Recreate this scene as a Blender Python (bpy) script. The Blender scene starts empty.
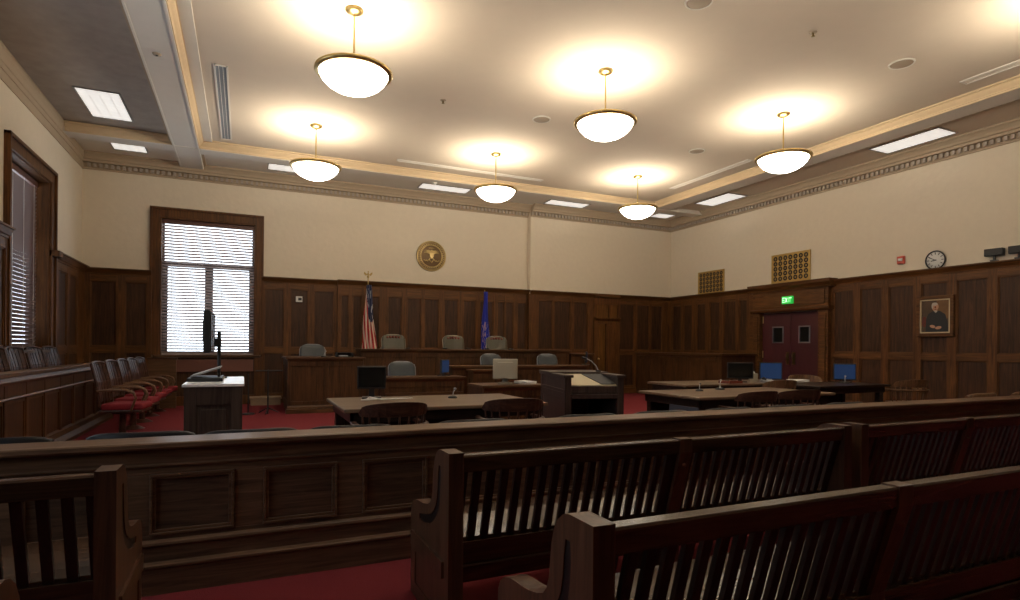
import bpy, math, random
from mathutils import Vector, Matrix
random.seed(7)
PI = math.pi
scn = bpy.context.scene
COL = scn.collection

# ------------------------------------------------------------------ camera
cam_d = bpy.data.cameras.new('camera')
cam = bpy.data.objects.new('camera', cam_d); COL.objects.link(cam)
cam_d.sensor_width = 36.0
cam_d.lens = 584.7 / 1020 * 36.0
cam_d.shift_y = (347.5 - 300) / 1020
cam_d.clip_start = 0.02
YAW = math.radians(24.507)
cam.matrix_world = (Matrix.Translation((0, 0, 1.3)) @ Matrix.Rotation(-YAW, 4, 'Z')
                    @ Matrix.Rotation(PI / 2, 4, 'X') @ Matrix.Rotation(math.radians(0.49), 4, 'Z'))
scn.camera = cam

# ------------------------------------------------------------------ view, world, light levels
scn.view_settings.view_transform = 'Standard'
scn.view_settings.look = 'None'
scn.view_settings.exposure = 0.0
scn.view_settings.gamma = 1.0
scn.view_settings.use_curve_mapping = False
scn.cycles.use_denoising = True
scn.cycles.max_bounces = 8
scn.cycles.diffuse_bounces = 5
scn.cycles.glossy_bounces = 3
scn.cycles.transmission_bounces = 4
scn.cycles.sample_clamp_indirect = 6
scn.cycles.caustics_reflective = False
scn.cycles.caustics_refractive = False
LAMP_W = 72.0
BOWL_E = 11.0
PANEL_E = 0.78
SKY_E = 4.0
w = bpy.data.worlds.new('sky'); scn.world = w; w.use_nodes = True
wn = w.node_tree.nodes; wl = w.node_tree.links
wn['Background'].inputs['Color'].default_value = (0.80, 0.90, 1.0, 1)
wn['Background'].inputs['Strength'].default_value = SKY_E


def portal(name, loc, rot, sx, sy):
    l = bpy.data.lights.new(name, 'AREA'); l.shape = 'RECTANGLE'; l.size = sx; l.size_y = sy
    l.cycles.is_portal = True
    o = bpy.data.objects.new(name, l); COL.objects.link(o); o.location = loc; o.rotation_euler = rot
    return o


portal('window_portal', (-0.7, 14.58, 2.55), (-PI / 2, 0, 0), 1.9, 3.0)
for yy in (11.3, 6.8, 2.2):
    portal('window_portal', (-3.26, yy, 2.6), (0, -PI / 2, 0), 3.0, 2.1)

# ------------------------------------------------------------------ materials
def new_mat(name):
    m = bpy.data.materials.new(name); m.use_nodes = True
    return m, m.node_tree.nodes, m.node_tree.links, m.node_tree.nodes['Principled BSDF']


def plain(name, col, rough=0.6, metal=0.0, spec=0.5, noise=0.0, nscale=30.0, bump=0.0, emis=0.0, coat=0.0):
    m, n, l, b = new_mat(name)
    b.inputs['Base Color'].default_value = (*col, 1)
    b.inputs['Roughness'].default_value = rough
    b.inputs['Metallic'].default_value = metal
    b.inputs['Specular IOR Level'].default_value = spec
    b.inputs['Coat Weight'].default_value = coat
    tc = n.new('ShaderNodeTexCoord')
    nz = n.new('ShaderNodeTexNoise'); nz.inputs['Scale'].default_value = nscale; nz.inputs['Detail'].default_value = 5
    l.new(tc.outputs['Object'], nz.inputs['Vector'])
    mx = n.new('ShaderNodeMixRGB'); mx.blend_type = 'MIX'
    k = 1 - noise
    mx.inputs['Color1'].default_value = (col[0] * k, col[1] * k, col[2] * k, 1)
    mx.inputs['Color2'].default_value = (min(1, col[0] * (1 + noise)), min(1, col[1] * (1 + noise)), min(1, col[2] * (1 + noise)), 1)
    l.new(nz.outputs['Fac'], mx.inputs['Fac']); l.new(mx.outputs['Color'], b.inputs['Base Color'])
    if bump > 0:
        bp = n.new('ShaderNodeBump'); bp.inputs['Strength'].default_value = bump; bp.inputs['Distance'].default_value = 0.01
        l.new(nz.outputs['Fac'], bp.inputs['Height']); l.new(bp.outputs['Normal'], b.inputs['Normal'])
    if emis > 0:
        b.inputs['Emission Color'].default_value = (*col, 1)
        b.inputs['Emission Strength'].default_value = emis
    return m


def wood(name, c1, c2, axis='Z', rough=0.34, scale=1.0, spec=0.28, figure=0.5):
    m, n, l, b = new_mat(name)
    tc = n.new('ShaderNodeTexCoord')
    mp = n.new('ShaderNodeMapping')
    s = [14.0 * scale] * 3; s['XYZ'.index(axis)] = 0.9 * scale
    mp.inputs['Scale'].default_value = s
    l.new(tc.outputs['Object'], mp.inputs['Vector'])
    n1 = n.new('ShaderNodeTexNoise'); n1.inputs['Scale'].default_value = 1.6; n1.inputs['Detail'].default_value = 8
    n1.inputs['Roughness'].default_value = 0.62; n1.inputs['Distortion'].default_value = 1.2
    l.new(mp.outputs['Vector'], n1.inputs['Vector'])
    n2 = n.new('ShaderNodeTexNoise'); n2.inputs['Scale'].default_value = 1.3; n2.inputs['Detail'].default_value = 3
    l.new(tc.outputs['Object'], n2.inputs['Vector'])
    rp = n.new('ShaderNodeValToRGB')
    rp.color_ramp.elements[0].position = 0.32; rp.color_ramp.elements[0].color = (*c1, 1)
    rp.color_ramp.elements[1].position = 0.7; rp.color_ramp.elements[1].color = (*c2, 1)
    l.new(n1.outputs['Fac'], rp.inputs['Fac'])
    mu = n.new('ShaderNodeMixRGB'); mu.blend_type = 'MULTIPLY'; mu.inputs['Fac'].default_value = figure
    l.new(rp.outputs['Color'], mu.inputs['Color1'])
    r2 = n.new('ShaderNodeValToRGB'); r2.color_ramp.elements[0].position = 0.3; r2.color_ramp.elements[1].position = 0.7
    r2.color_ramp.elements[0].color = (0.45, 0.42, 0.42, 1)
    l.new(n2.outputs['Fac'], r2.inputs['Fac']); l.new(r2.outputs['Color'], mu.inputs['Color2'])
    l.new(mu.outputs['Color'], b.inputs['Base Color'])
    b.inputs['Roughness'].default_value = rough
    b.inputs['Specular IOR Level'].default_value = spec
    bp = n.new('ShaderNodeBump'); bp.inputs['Strength'].default_value = 0.12; bp.inputs['Distance'].default_value = 0.004
    l.new(n1.outputs['Fac'], bp.inputs['Height']); l.new(bp.outputs['Normal'], b.inputs['Normal'])
    return m


M = {}
M['plaster'] = plain('cream plaster', (0.72, 0.635, 0.50), 0.85, noise=0.04, nscale=9, bump=0.5)
M['ceil'] = plain('ceiling paint', (0.60, 0.52, 0.42), 0.9, noise=0.03, nscale=5)
M['ceil_grey'] = plain('grey ceiling plaster', (0.37, 0.325, 0.275), 0.9, noise=0.2, nscale=6, bump=0.6)
M['beam'] = plain('pale beam paint', (0.67, 0.635, 0.57), 0.85, noise=0.04, nscale=6)
M['ochre'] = plain('ochre moulding paint', (0.60, 0.46, 0.29), 0.8, noise=0.06, nscale=12)
M['tan'] = plain('tan cornice paint', (0.42, 0.33, 0.23), 0.8, noise=0.06, nscale=12)
M['dentil'] = plain('dentil paint', (0.42, 0.36, 0.30), 0.8, noise=0.06, nscale=12)
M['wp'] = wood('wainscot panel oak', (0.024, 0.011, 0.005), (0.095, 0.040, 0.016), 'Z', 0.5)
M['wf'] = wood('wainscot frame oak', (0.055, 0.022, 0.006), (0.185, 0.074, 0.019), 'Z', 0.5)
M['wh'] = wood('wainscot rail oak', (0.056, 0.023, 0.006), (0.185, 0.076, 0.020), 'X', 0.48)
M['wy'] = wood('wainscot rail oak along wall', (0.056, 0.023, 0.006), (0.185, 0.076, 0.020), 'Y', 0.48)
M['wcap'] = wood('wainscot cap oak', (0.07, 0.035, 0.016), (0.18, 0.095, 0.045), 'X', 0.4)
M['bar'] = wood('bar rail oak', (0.064, 0.037, 0.023), (0.22, 0.125, 0.072), 'X', 0.34)
M['barv'] = wood('bar panel oak', (0.044, 0.027, 0.018), (0.16, 0.092, 0.055), 'X', 0.42, scale=1.6)
M['pew'] = wood('pew oak', (0.028, 0.0145, 0.009), (0.092, 0.048, 0.027), 'X', 0.25, spec=0.35)
M['pewz'] = wood('pew end oak', (0.042, 0.021, 0.013), (0.13, 0.062, 0.036), 'Z', 0.3)
M['slat'] = wood('pew slat oak', (0.012, 0.006, 0.005), (0.040, 0.018, 0.012), 'Z', 0.35)
M['groove'] = plain('groove shade and ring black', (0.006, 0.005, 0.005), 0.4)  # painted shade for the pew-end slots; the grille rings share this black
M['chairw'] = wood('chair walnut', (0.026, 0.011, 0.008), (0.10, 0.042, 0.026), 'X', 0.36)
M['chairl'] = wood('light chair oak', (0.08, 0.042, 0.02), (0.24, 0.13, 0.065), 'Z', 0.3)
M['table'] = wood('table top oak', (0.12, 0.08, 0.05), (0.25, 0.17, 0.11), 'X', 0.33)
M['tabled'] = wood('dark table oak', (0.014, 0.010, 0.009), (0.045, 0.028, 0.02), 'X', 0.33)
M['bench'] = wood('judge bench oak', (0.034, 0.015, 0.006), (0.125, 0.055, 0.020), 'Z', 0.4)
M['benchh'] = wood('judge bench cap oak', (0.045, 0.021, 0.009), (0.15, 0.07, 0.028), 'X', 0.36)
M['cart'] = wood('grey brown cabinet oak', (0.03, 0.02, 0.016), (0.09, 0.062, 0.048), 'Z', 0.42)
M['lect'] = wood('lectern oak', (0.028, 0.018, 0.016), (0.085, 0.052, 0.042), 'Z', 0.38)
M['doorr'] = plain('oxblood door paint', (0.055, 0.009, 0.012), 0.45, noise=0.1)
M['doorw'] = wood('amber door oak', (0.09, 0.036, 0.008), (0.22, 0.10, 0.022), 'Z', 0.4)
M['carpet'] = plain('red carpet', (0.17, 0.025, 0.030), 0.95, spec=0.1, noise=0.3, nscale=160, bump=0.6)
M['redseat'] = plain('red seat cloth', (0.19, 0.018, 0.024), 0.9, spec=0.2, noise=0.15, nscale=60)
M['brass'] = plain('antique brass', (0.55, 0.40, 0.16), 0.32, 1.0, noise=0.1)
M['brassd'] = plain('dark brass', (0.22, 0.16, 0.07), 0.35, 1.0, noise=0.15)
M['gold'] = plain('gilded metal', (0.50, 0.34, 0.12), 0.45, 0.8, noise=0.2, nscale=60)
M['bronze'] = plain('bronze relief', (0.13, 0.075, 0.03), 0.45, 0.5, noise=0.3, nscale=80)
M['bronzel'] = plain('bright bronze relief', (0.62, 0.46, 0.2), 0.35, 0.7, noise=0.2, nscale=80)
M['black'] = plain('black plastic', (0.012, 0.012, 0.013), 0.4)
M['screen'] = plain('dark glass screen', (0.010, 0.010, 0.009), 0.12)
M['bluescr'] = plain('dim blue lit screen', (0.025, 0.06, 0.17), 0.2, emis=0.2)
M['white'] = plain('white plastic', (0.75, 0.74, 0.70), 0.5)
M['paper'] = plain('white paper', (0.8, 0.8, 0.78), 0.8)
M['greyv'] = plain('grey vinyl upholstery', (0.055, 0.062, 0.066), 0.5, noise=0.1)
M['vinyl'] = plain('blue black vinyl', (0.005, 0.005, 0.007), 0.5, spec=0.25, noise=0.1)
M['olivev'] = plain('olive leather upholstery', (0.075, 0.066, 0.042), 0.35, noise=0.15)
M['redbrown'] = plain('red brown leather', (0.16, 0.045, 0.03), 0.25, noise=0.2)
M['beige'] = plain('beige casing', (0.34, 0.31, 0.24), 0.6)
M['cream'] = plain('cream blotter board', (0.46, 0.40, 0.27), 0.75)
M['dgrey'] = plain('dark grey parts and shadow', (0.05, 0.05, 0.05), 0.8)
M['steel'] = plain('brushed steel', (0.35, 0.36, 0.38), 0.35, 0.9)
M['glossw'] = plain('window sheen white', (0.82, 0.82, 0.82), 0.18)
M['blind'] = plain('blind slats', (0.42, 0.33, 0.30), 0.5)
M['blindd'] = plain('blind headrail', (0.12, 0.05, 0.035), 0.5)
M['blinddk'] = plain('dark blind slats', (0.17, 0.11, 0.105), 0.45)
M['sash'] = plain('window sash paint', (0.10, 0.09, 0.09), 0.5)
M['redp'] = plain('alarm red plastic', (0.5, 0.06, 0.03), 0.4)
M['green'] = plain('exit green', (0.02, 0.45, 0.06), 0.4, emis=0.7)
M['exitw'] = plain('exit letters', (0.55, 1.0, 0.6), 0.4, emis=1.4)
M['vent'] = plain('vent blue grey', (0.16, 0.18, 0.20), 0.6)
M['ventw'] = plain('vent frame white', (0.66, 0.63, 0.58), 0.6)
M['spk'] = plain('speaker grille grey', (0.36, 0.29, 0.21), 0.7)
M['stone'] = plain('pale wood step', (0.32, 0.23, 0.14), 0.5, noise=0.15)
M['grey'] = plain('mid grey', (0.28, 0.28, 0.29), 0.5)
M['face'] = plain('painted skin', (0.50, 0.26, 0.16), 0.5, noise=0.1)
M['robe'] = plain('painted black robe', (0.008, 0.010, 0.012), 0.45)
M['pbg'] = plain('painted brown background', (0.07, 0.035, 0.014), 0.5, noise=0.5, nscale=6)
M['pbg2'] = plain('painted ochre background', (0.16, 0.075, 0.02), 0.5, noise=0.5, nscale=8)
M['liner'] = plain('gilt liner', (0.55, 0.45, 0.28), 0.5)
M['radiator'] = plain('red brown radiator cover', (0.15, 0.06, 0.04), 0.5, noise=0.1)

m, n, l, b = new_mat('window glass')
b.inputs['Base Color'].default_value = (0.95, 0.98, 1, 1); b.inputs['Alpha'].default_value = 0.12
b.inputs['Roughness'].default_value = 0.05
M['glass'] = m
m, n, l, b = new_mat('frosted lamp glass')
b.inputs['Base Color'].default_value = (0.9, 0.85, 0.75, 1)
b.inputs['Emission Color'].default_value = (1.0, 0.92, 0.78, 1); b.inputs['Emission Strength'].default_value = BOWL_E
M['bowl'] = m
# fluorescent lens: prismatic cells
m, n, l, b = new_mat('fluorescent lens')
tc = n.new('ShaderNodeTexCoord'); br = n.new('ShaderNodeTexBrick')
br.inputs['Scale'].default_value = 1.0; br.inputs['Brick Width'].default_value = 0.145; br.inputs['Row Height'].default_value = 0.14
br.inputs['Mortar Size'].default_value = 0.008; br.offset = 0.0
br.inputs['Color1'].default_value = (1, 0.97, 0.9, 1); br.inputs['Color2'].default_value = (0.9, 0.86, 0.8, 1); br.inputs['Mortar'].default_value = (0.6, 0.55, 0.5, 1)
l.new(tc.outputs['Object'], br.inputs['Vector'])
l.new(br.outputs['Color'], b.inputs['Emission Color']); b.inputs['Emission Strength'].default_value = PANEL_E
b.inputs['Base Color'].default_value = (0.7, 0.7, 0.7, 1)
M['lens'] = m


def flag_mat(name, kind):
    m, n, l, b = new_mat(name)
    tc = n.new('ShaderNodeTexCoord'); sp = n.new('ShaderNodeSeparateXYZ')
    l.new(tc.outputs['UV'], sp.inputs['Vector'])

    def mth(op, a, bb=None):
        x = n.new('ShaderNodeMath'); x.operation = op
        for i, v in enumerate((a, bb)):
            if v is None: continue
            if isinstance(v, (int, float)): x.inputs[i].default_value = v
            else: l.new(v, x.inputs[i])
        return x.outputs[0]

    def mix(f, a, bb):
        x = n.new('ShaderNodeMixRGB'); l.new(f, x.inputs['Fac'])
        for s, v in (('Color1', a), ('Color2', bb)):
            if isinstance(v, tuple): x.inputs[s].default_value = (*v, 1)
            else: l.new(v, x.inputs[s])
        return x.outputs['Color']
    u, v = sp.outputs['X'], sp.outputs['Y']
    if kind == 'us':
        diag = mth('ADD', mth('MULTIPLY', u, 4.2), mth('MULTIPLY', v, 2.6))
        st = mth('GREATER_THAN', mth('FRACT', diag), 0.5)
        stripes = mix(st, (0.70, 0.58, 0.48), (0.42, 0.02, 0.02))
        vo = n.new('ShaderNodeTexVoronoi'); vo.inputs['Scale'].default_value = 11
        l.new(tc.outputs['UV'], vo.inputs['Vector'])
        star = mth('LESS_THAN', vo.outputs['Distance'], 0.34)
        canton = mix(star, (0.02, 0.03, 0.09), (0.6, 0.6, 0.62))
        inc = mth('MULTIPLY', mth('GREATER_THAN', v, 0.50), mth('GREATER_THAN', mth('ADD', u, mth('MULTIPLY', v, 1.0)), 0.95))
        l.new(mix(inc, stripes, canton), b.inputs['Base Color'])
    else:
        nz = n.new('ShaderNodeTexNoise'); nz.inputs['Scale'].default_value = 9; nz.inputs['Detail'].default_value = 4
        l.new(tc.outputs['UV'], nz.inputs['Vector'])
        band = mth('MULTIPLY', mth('LESS_THAN', v, 0.55), mth('GREATER_THAN', v, 0.08))
        f = mth('MULTIPLY', band, mth('GREATER_THAN', nz.outputs['Fac'], 0.55))
        l.new(mix(f, (0.022, 0.035, 0.36), (0.55, 0.35, 0.40)), b.inputs['Base Color'])
    b.inputs['Roughness'].default_value = 0.6
    return m


M['usflag'] = flag_mat('striped flag cloth', 'us')
M['blueflag'] = flag_mat('blue flag cloth', 'blue')


# ------------------------------------------------------------------ mesh helpers
class MB:
    def __init__(s): s.v = []; s.f = []; s.m = []; s.sm = []; s.uv = None

    def add(s, vs, fs, mi=0, sm=False, tf=None):
        o = len(s.v)
        for p in vs:
            p = Vector(p)
            if tf is not None: p = tf @ p
            s.v.append(tuple(p))
        for f in fs: s.f.append([i + o for i in f]); s.m.append(mi); s.sm.append(sm)
        return s

    def box(s, x0, x1, y0, y1, z0, z1, mi=0, tf=None):
        vs = [(x, y, z) for z in (z0, z1) for y in (y0, y1) for x in (x0, x1)]
        return s.add(vs, [(0, 2, 3, 1), (4, 5, 7, 6), (0, 1, 5, 4), (2, 6, 7, 3), (0, 4, 6, 2), (1, 3, 7, 5)], mi, False, tf)

    def prism(s, poly, a0, a1, axis='X', mi=0, tf=None, sm=False):
        """poly: (p,q) pairs. axis X -> (a,p,q); Y -> (p,a,q); Z -> (p,q,a)"""
        def P(a, p, q): return (a, p, q) if axis == 'X' else (p, a, q) if axis == 'Y' else (p, q, a)
        k = len(poly)
        vs = [P(a0, *p) for p in poly] + [P(a1, *p) for p in poly]
        area = sum(poly[i][0] * poly[(i + 1) % k][1] - poly[(i + 1) % k][0] * poly[i][1] for i in range(k))
        flip = (area > 0) == (axis in 'XZ')
        fs = []
        for i in range(k):
            j = (i + 1) % k
            fs.append((i, j, j + k, i + k) if flip else (i, i + k, j + k, j))
        s.add(vs, fs, mi, sm, tf)
        cap = [list(range(k)), list(range(k, 2 * k))]
        cap = [cap[0][::-1], cap[1]] if flip else [cap[0], cap[1][::-1]]
        return s.add(vs, cap, mi, False, tf)

    def cyl(s, p0, p1, r0, r1=None, n=12, mi=0, tf=None):
        r1 = r0 if r1 is None else r1
        p0, p1 = Vector(p0), Vector(p1); d = (p1 - p0).normalized()
        a = d.orthogonal().normalized(); b = d.cross(a)
        vs = []
        for p, r in ((p0, r0), (p1, r1)):
            for i in range(n):
                t = 2 * PI * i / n; vs.append(p + a * r * math.cos(t) + b * r * math.sin(t))
        fs = [(i, (i + 1) % n, (i + 1) % n + n, i + n) for i in range(n)]
        s.add(vs, fs, mi, True, tf)
        return s.add(vs, [list(range(n))[::-1], list(range(n, 2 * n))], mi, False, tf)

    def lathe(s, prof, c=(0, 0, 0), n=32, mi=0, tf=None):
        vs = [];
        for r, z in prof:
            for i in range(n):
                t = 2 * PI * i / n; vs.append((c[0] + r * math.cos(t), c[1] + r * math.sin(t), c[2] + z))
        fs = []
        for k in range(len(prof) - 1):
            for i in range(n):
                j = (i + 1) % n; fs.append((k * n + i, k * n + j, (k + 1) * n + j, (k + 1) * n + i))
        return s.add(vs, fs, mi, True, tf)

    def tube(s, path, r, n=8, mi=0, tf=None, closed=False, sy=1.0):
        path = [Vector(p) for p in path]; K = len(path); vs = []
        a = None
        for k, p in enumerate(path):
            if closed: d = path[(k + 1) % K] - path[k - 1]
            else: d = path[min(k + 1, K - 1)] - path[max(k - 1, 0)]
            d.normalize()
            if a is None:
                a = d.cross(Vector((0, 0, 1)))
                if a.length < 1e-3: a = d.orthogonal()
                a.normalize()
            else:
                a = (a - d * a.dot(d)).normalized()
            b = d.cross(a)
            rr = r[k] if isinstance(r, (list, tuple)) else r
            for i in range(n):
                t = 2 * PI * i / n; vs.append(p + a * rr * math.cos(t) + b * rr * sy * math.sin(t))
        fs = []
        R = K if closed else K - 1
        for k in range(R):
            k2 = (k + 1) % K
            for i in range(n):
                j = (i + 1) % n; fs.append((k * n + i, k * n + j, k2 * n + j, k2 * n + i))
        s.add(vs, fs, mi, True, tf)
        if not closed: s.add(vs, [list(range(n))[::-1], list(range((K - 1) * n, K * n))], mi, False, tf)
        return s

    def ball(s, c, r, n=12, mi=0, tf=None):
        r = (r, r, r) if isinstance(r, (int, float)) else r
        vs = []; h = n // 2
        for k in range(h + 1):
            ph = PI * k / h
            for i in range(n):
                t = 2 * PI * i / n
                vs.append((c[0] + r[0] * math.sin(ph) * math.cos(t), c[1] + r[1] * math.sin(ph) * math.sin(t), c[2] + r[2] * math.cos(ph)))
        fs = []
        for k in range(h):
            for i in range(n):
                j = (i + 1) % n; fs.append((k * n + i, (k + 1) * n + i, (k + 1) * n + j, k * n + j))
        return s.add(vs, fs, mi, True, tf)

    def grid(s, fn, nu, nv, mi=0, sm=True, closed_u=False):
        vs = [fn(i / nu, j / nv) for j in range(nv + 1) for i in range(nu + 1)]
        fs = []
        for j in range(nv):
            for i in range(nu):
                a = j * (nu + 1) + i; fs.append((a, a + 1, a + nu + 2, a + nu + 1))
        s.uv = [(i / nu, j / nv) for j in range(nv + 1) for i in range(nu + 1)]
        return s.add(vs, fs, mi, sm)

    def build(s, name, mats, parent=None, bevel=0.0, solid=0.0):
        me = bpy.data.meshes.new(name)
        me.from_pydata(s.v, [], s.f)
        if not isinstance(mats, (list, tuple)): mats = [mats]
        for mm in mats: me.materials.append(mm)
        me.polygons.foreach_set('material_index', s.m)
        me.polygons.foreach_set('use_smooth', s.sm)
        if s.uv and len(s.uv) == len(s.v):
            ul = me.uv_layers.new(name='uv')
            for lp in me.loops: ul.data[lp.index].uv = s.uv[lp.vertex_index]
        me.validate(); me.update()
        o = bpy.data.objects.new(name, me); COL.objects.link(o)
        if parent is not None: o.parent = parent
        if solid:
            md = o.modifiers.new('thickness', 'SOLIDIFY'); md.thickness = solid; md.offset = 0
        if bevel:
            md = o.modifiers.new('edge', 'BEVEL'); md.width = bevel; md.segments = 2; md.limit_method = 'ANGLE'; md.angle_limit = math.radians(50)
        return o


def thing(name, label, cat, loc=(0, 0, 0), rz=0.0, group=None):
    o = bpy.data.objects.new(name, None); COL.objects.link(o)
    o.empty_display_size = 0.1
    o.location = loc; o.rotation_euler = (0, 0, rz)
    o['label'] = label; o['category'] = cat
    if group: o['group'] = group
    return o


def tag(o, label, cat, group=None):
    o['label'] = label; o['category'] = cat
    if group: o['group'] = group
    return o


def struct(o, label=None):
    o['kind'] = 'structure'
    if label: o['label'] = label
    return o


def copy_tree(o, parent=None):
    c = o.copy(); COL.objects.link(c)
    if parent is not None: c.parent = parent
    for ch in list(o.children): copy_tree(ch, c)
    return c


def place(proto, used, loc, rz, label, group=None):
    o = copy_tree(proto) if used[0] else proto
    used[0] = True
    o.location = loc; o.rotation_euler = (0, 0, rz); o['label'] = label
    if group: o['group'] = group
    return o


# ------------------------------------------------------------------ room shell
XL, XR, YB, YF = -2.98, 11.78, 14.3, -4.0
JOG = 7.02; YJ = 14.12
ZT = 5.6
struct(MB().box(-3.4, 12.1, YF - .3, 14.7, -.1, 0).build('floor', M['carpet']))
# back wall with window hole
WX0, WX1, WZ0, WZ1 = -1.62, 0.235, 1.08, 4.0
b = MB()
b.box(XL - .3, WX0, YB, YB + .3, 0, ZT).box(WX1, XR + .3, YB, YB + .3, 0, ZT)
b.box(WX0, WX1, YB, YB + .3, 0, WZ0).box(WX0, WX1, YB, YB + .3, WZ1, ZT)
struct(b.build('wall_back', M['plaster']))
struct(MB().box(JOG, XR + .01, YJ, YB + .01, 0, ZT).build('wall_back_right', M['plaster']))
# left wall with three windows
b = MB()
LW = [(1.1, 3.3), (5.7, 7.9), (10.25, 12.12)]
ys = YF - .3
for a, c in LW:
    b.box(XL - .3, XL, ys, a, 0, ZT); b.box(XL - .3, XL, a, c, 0, 1.2); b.box(XL - .3, XL, a, c, 4.03, ZT); ys = c
b.box(XL - .3, XL, ys, YB + .3, 0, ZT)
struct(b.build('wall_left', M['plaster']))
struct(MB().box(XR, XR + .3, YF - .3, YB + .3, 0, ZT).build('wall_right', M['plaster']))
struct(MB().box(XL - .3, XR + .3, YF - .3, YF, 0, ZT).build('wall_front', M['plaster']))

# ceiling levels
ZB, ZM, ZP, ZG = 5.05, 5.2, 5.14, 5.22
BX0, BX1 = -1.243, -0.80      # left beam
BY0, BY1 = 12.63, 13.01       # back beam
RX0, RX1 = 10.0, 10.45        # right beam
b = MB()
b.box(BX1, RX0, YF, BY0, ZM, ZT)
b.box(XL, BX0, YF, BY0, ZG, ZT, 1)
b.box(XL, XR, BY1, YB, ZP, ZT, 2)  # back bays in the paler beam paint: window daylight put into the colour
b.box(RX1, XR, YF, BY0, ZP, ZT, 0)
struct(b.build('ceiling', [M['ceil'], M['ceil_grey'], M['beam']]))
# beams
b = MB()
b.box(BX0, BX1, YF, YB - .02, ZB, ZT - .05).box(XL, BX0, BY0, BY1, ZB, ZT - .05)
b.box(BX1, RX0, BY0, BY1, ZB, ZT - .05).box(RX0, RX1, YF, YB - .02, ZB, ZT - .05).box(RX1, XR, BY0, BY1, ZB, ZT - .05)
# fillets along the beam soffits
for x in (BX0, BX1 - .03):
    b.box(x, x + .03, YF, YB - .3, ZB - .012, ZB)
b.box(XL, XR, BY0, BY0 + .025, ZB - .012, ZB)
struct(b.build('trim_1', M['beam'], bevel=.004))
# flat frieze strip next to the left beam, on the main ceiling
struct(MB().box(BX1, -0.57, YF, BY0, ZM - .025, ZM + .02).build('trim_2', M['beam'], bevel=.004))
# ochre ogee moulding around the main ceiling: (offset from beam edge, z)
OG = [(0, ZB - .004), (.012, ZB - .004), (.016, ZB + .018), (.010, ZB + .034), (.022, ZB + .055), (.045, ZB + .078), (.066, ZB + .105), (.07, ZB + .122), (.1, ZB + .128), (.1, ZM + .01), (0, ZM + .01)]
b = MB()
b.prism([(BX1 + o, z) for o, z in OG], YF, BY0, 'Y')
b.prism([(BY0 - o, z) for o, z in OG], BX1, RX0, 'X')
b.prism([(RX0 - o, z) for o, z in OG], YF, BY0, 'Y')
b.prism([(BY0 - o * .8, z) for o, z in OG], XL + .09, BX0, 'X')
struct(b.build('trim_3', M['ochre']))
# wall cornice
CO = [(0, 4.83), (.03, 4.83), (.035, 4.86), (.05, 4.865), (.05, 4.95), (.13, 4.955), (.135, 5.0), (.16, 5.01), (.18, 5.05), (.22, 5.09), (.26, 5.11), (.265, 5.15), (0, 5.15)]
COL_ = [(0, 4.83), (.015, 4.83), (.02, 4.86), (.025, 4.95), (.04, 4.955), (.045, 5.02), (.06, 5.03), (.07, 5.10), (.085, 5.16), (.09, 5.17), (.09, 5.24), (0, 5.24)]
b = MB()
b.prism([(YB - o, z) for o, z in CO], XL, JOG, 'X')
b.prism([(YJ - o, z) for o, z in CO], JOG, XR, 'X')
b.prism([(XR - o, z) for o, z in CO], YF, YB, 'Y')
b.prism([(XL + o, z) for o, z in COL_], YF, YB, 'Y')
x = XL + .1
while x < XR - .05:
    y = YB if x < JOG - .05 else YJ
    b.box(x, x + .05, y - .10, y - .04, 4.87, 4.945, 1); x += .1
y = YF + .1
while y < YB - .1:
    b.box(XR - .10, XR - .04, y, y + .05, 4.87, 4.945, 1)
    b.box(RX1 - .002, RX1 + .02, y, y + .04, ZB + .0, ZB + .03, 1); y += .1
# inner cove of the perimeter bays
for (x0, x1) in ((BX1, RX0), (RX1, XR), (XL, BX0)):
    b.box(x0, x0 + .05, BY1, YB - .2, ZP - .03, ZP)
b.box(RX1, RX1 + .045, YF, BY0, ZP - .035, ZP)
b.box(BX0 - .05, BX0, YF, BY0, ZG - .1, ZG)
b.box(XL + .1, BX0, BY0 - .04, BY0, ZG - .05, ZG)
struct(b.build('trim_4', [M['tan'], M['dentil']]))


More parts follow.
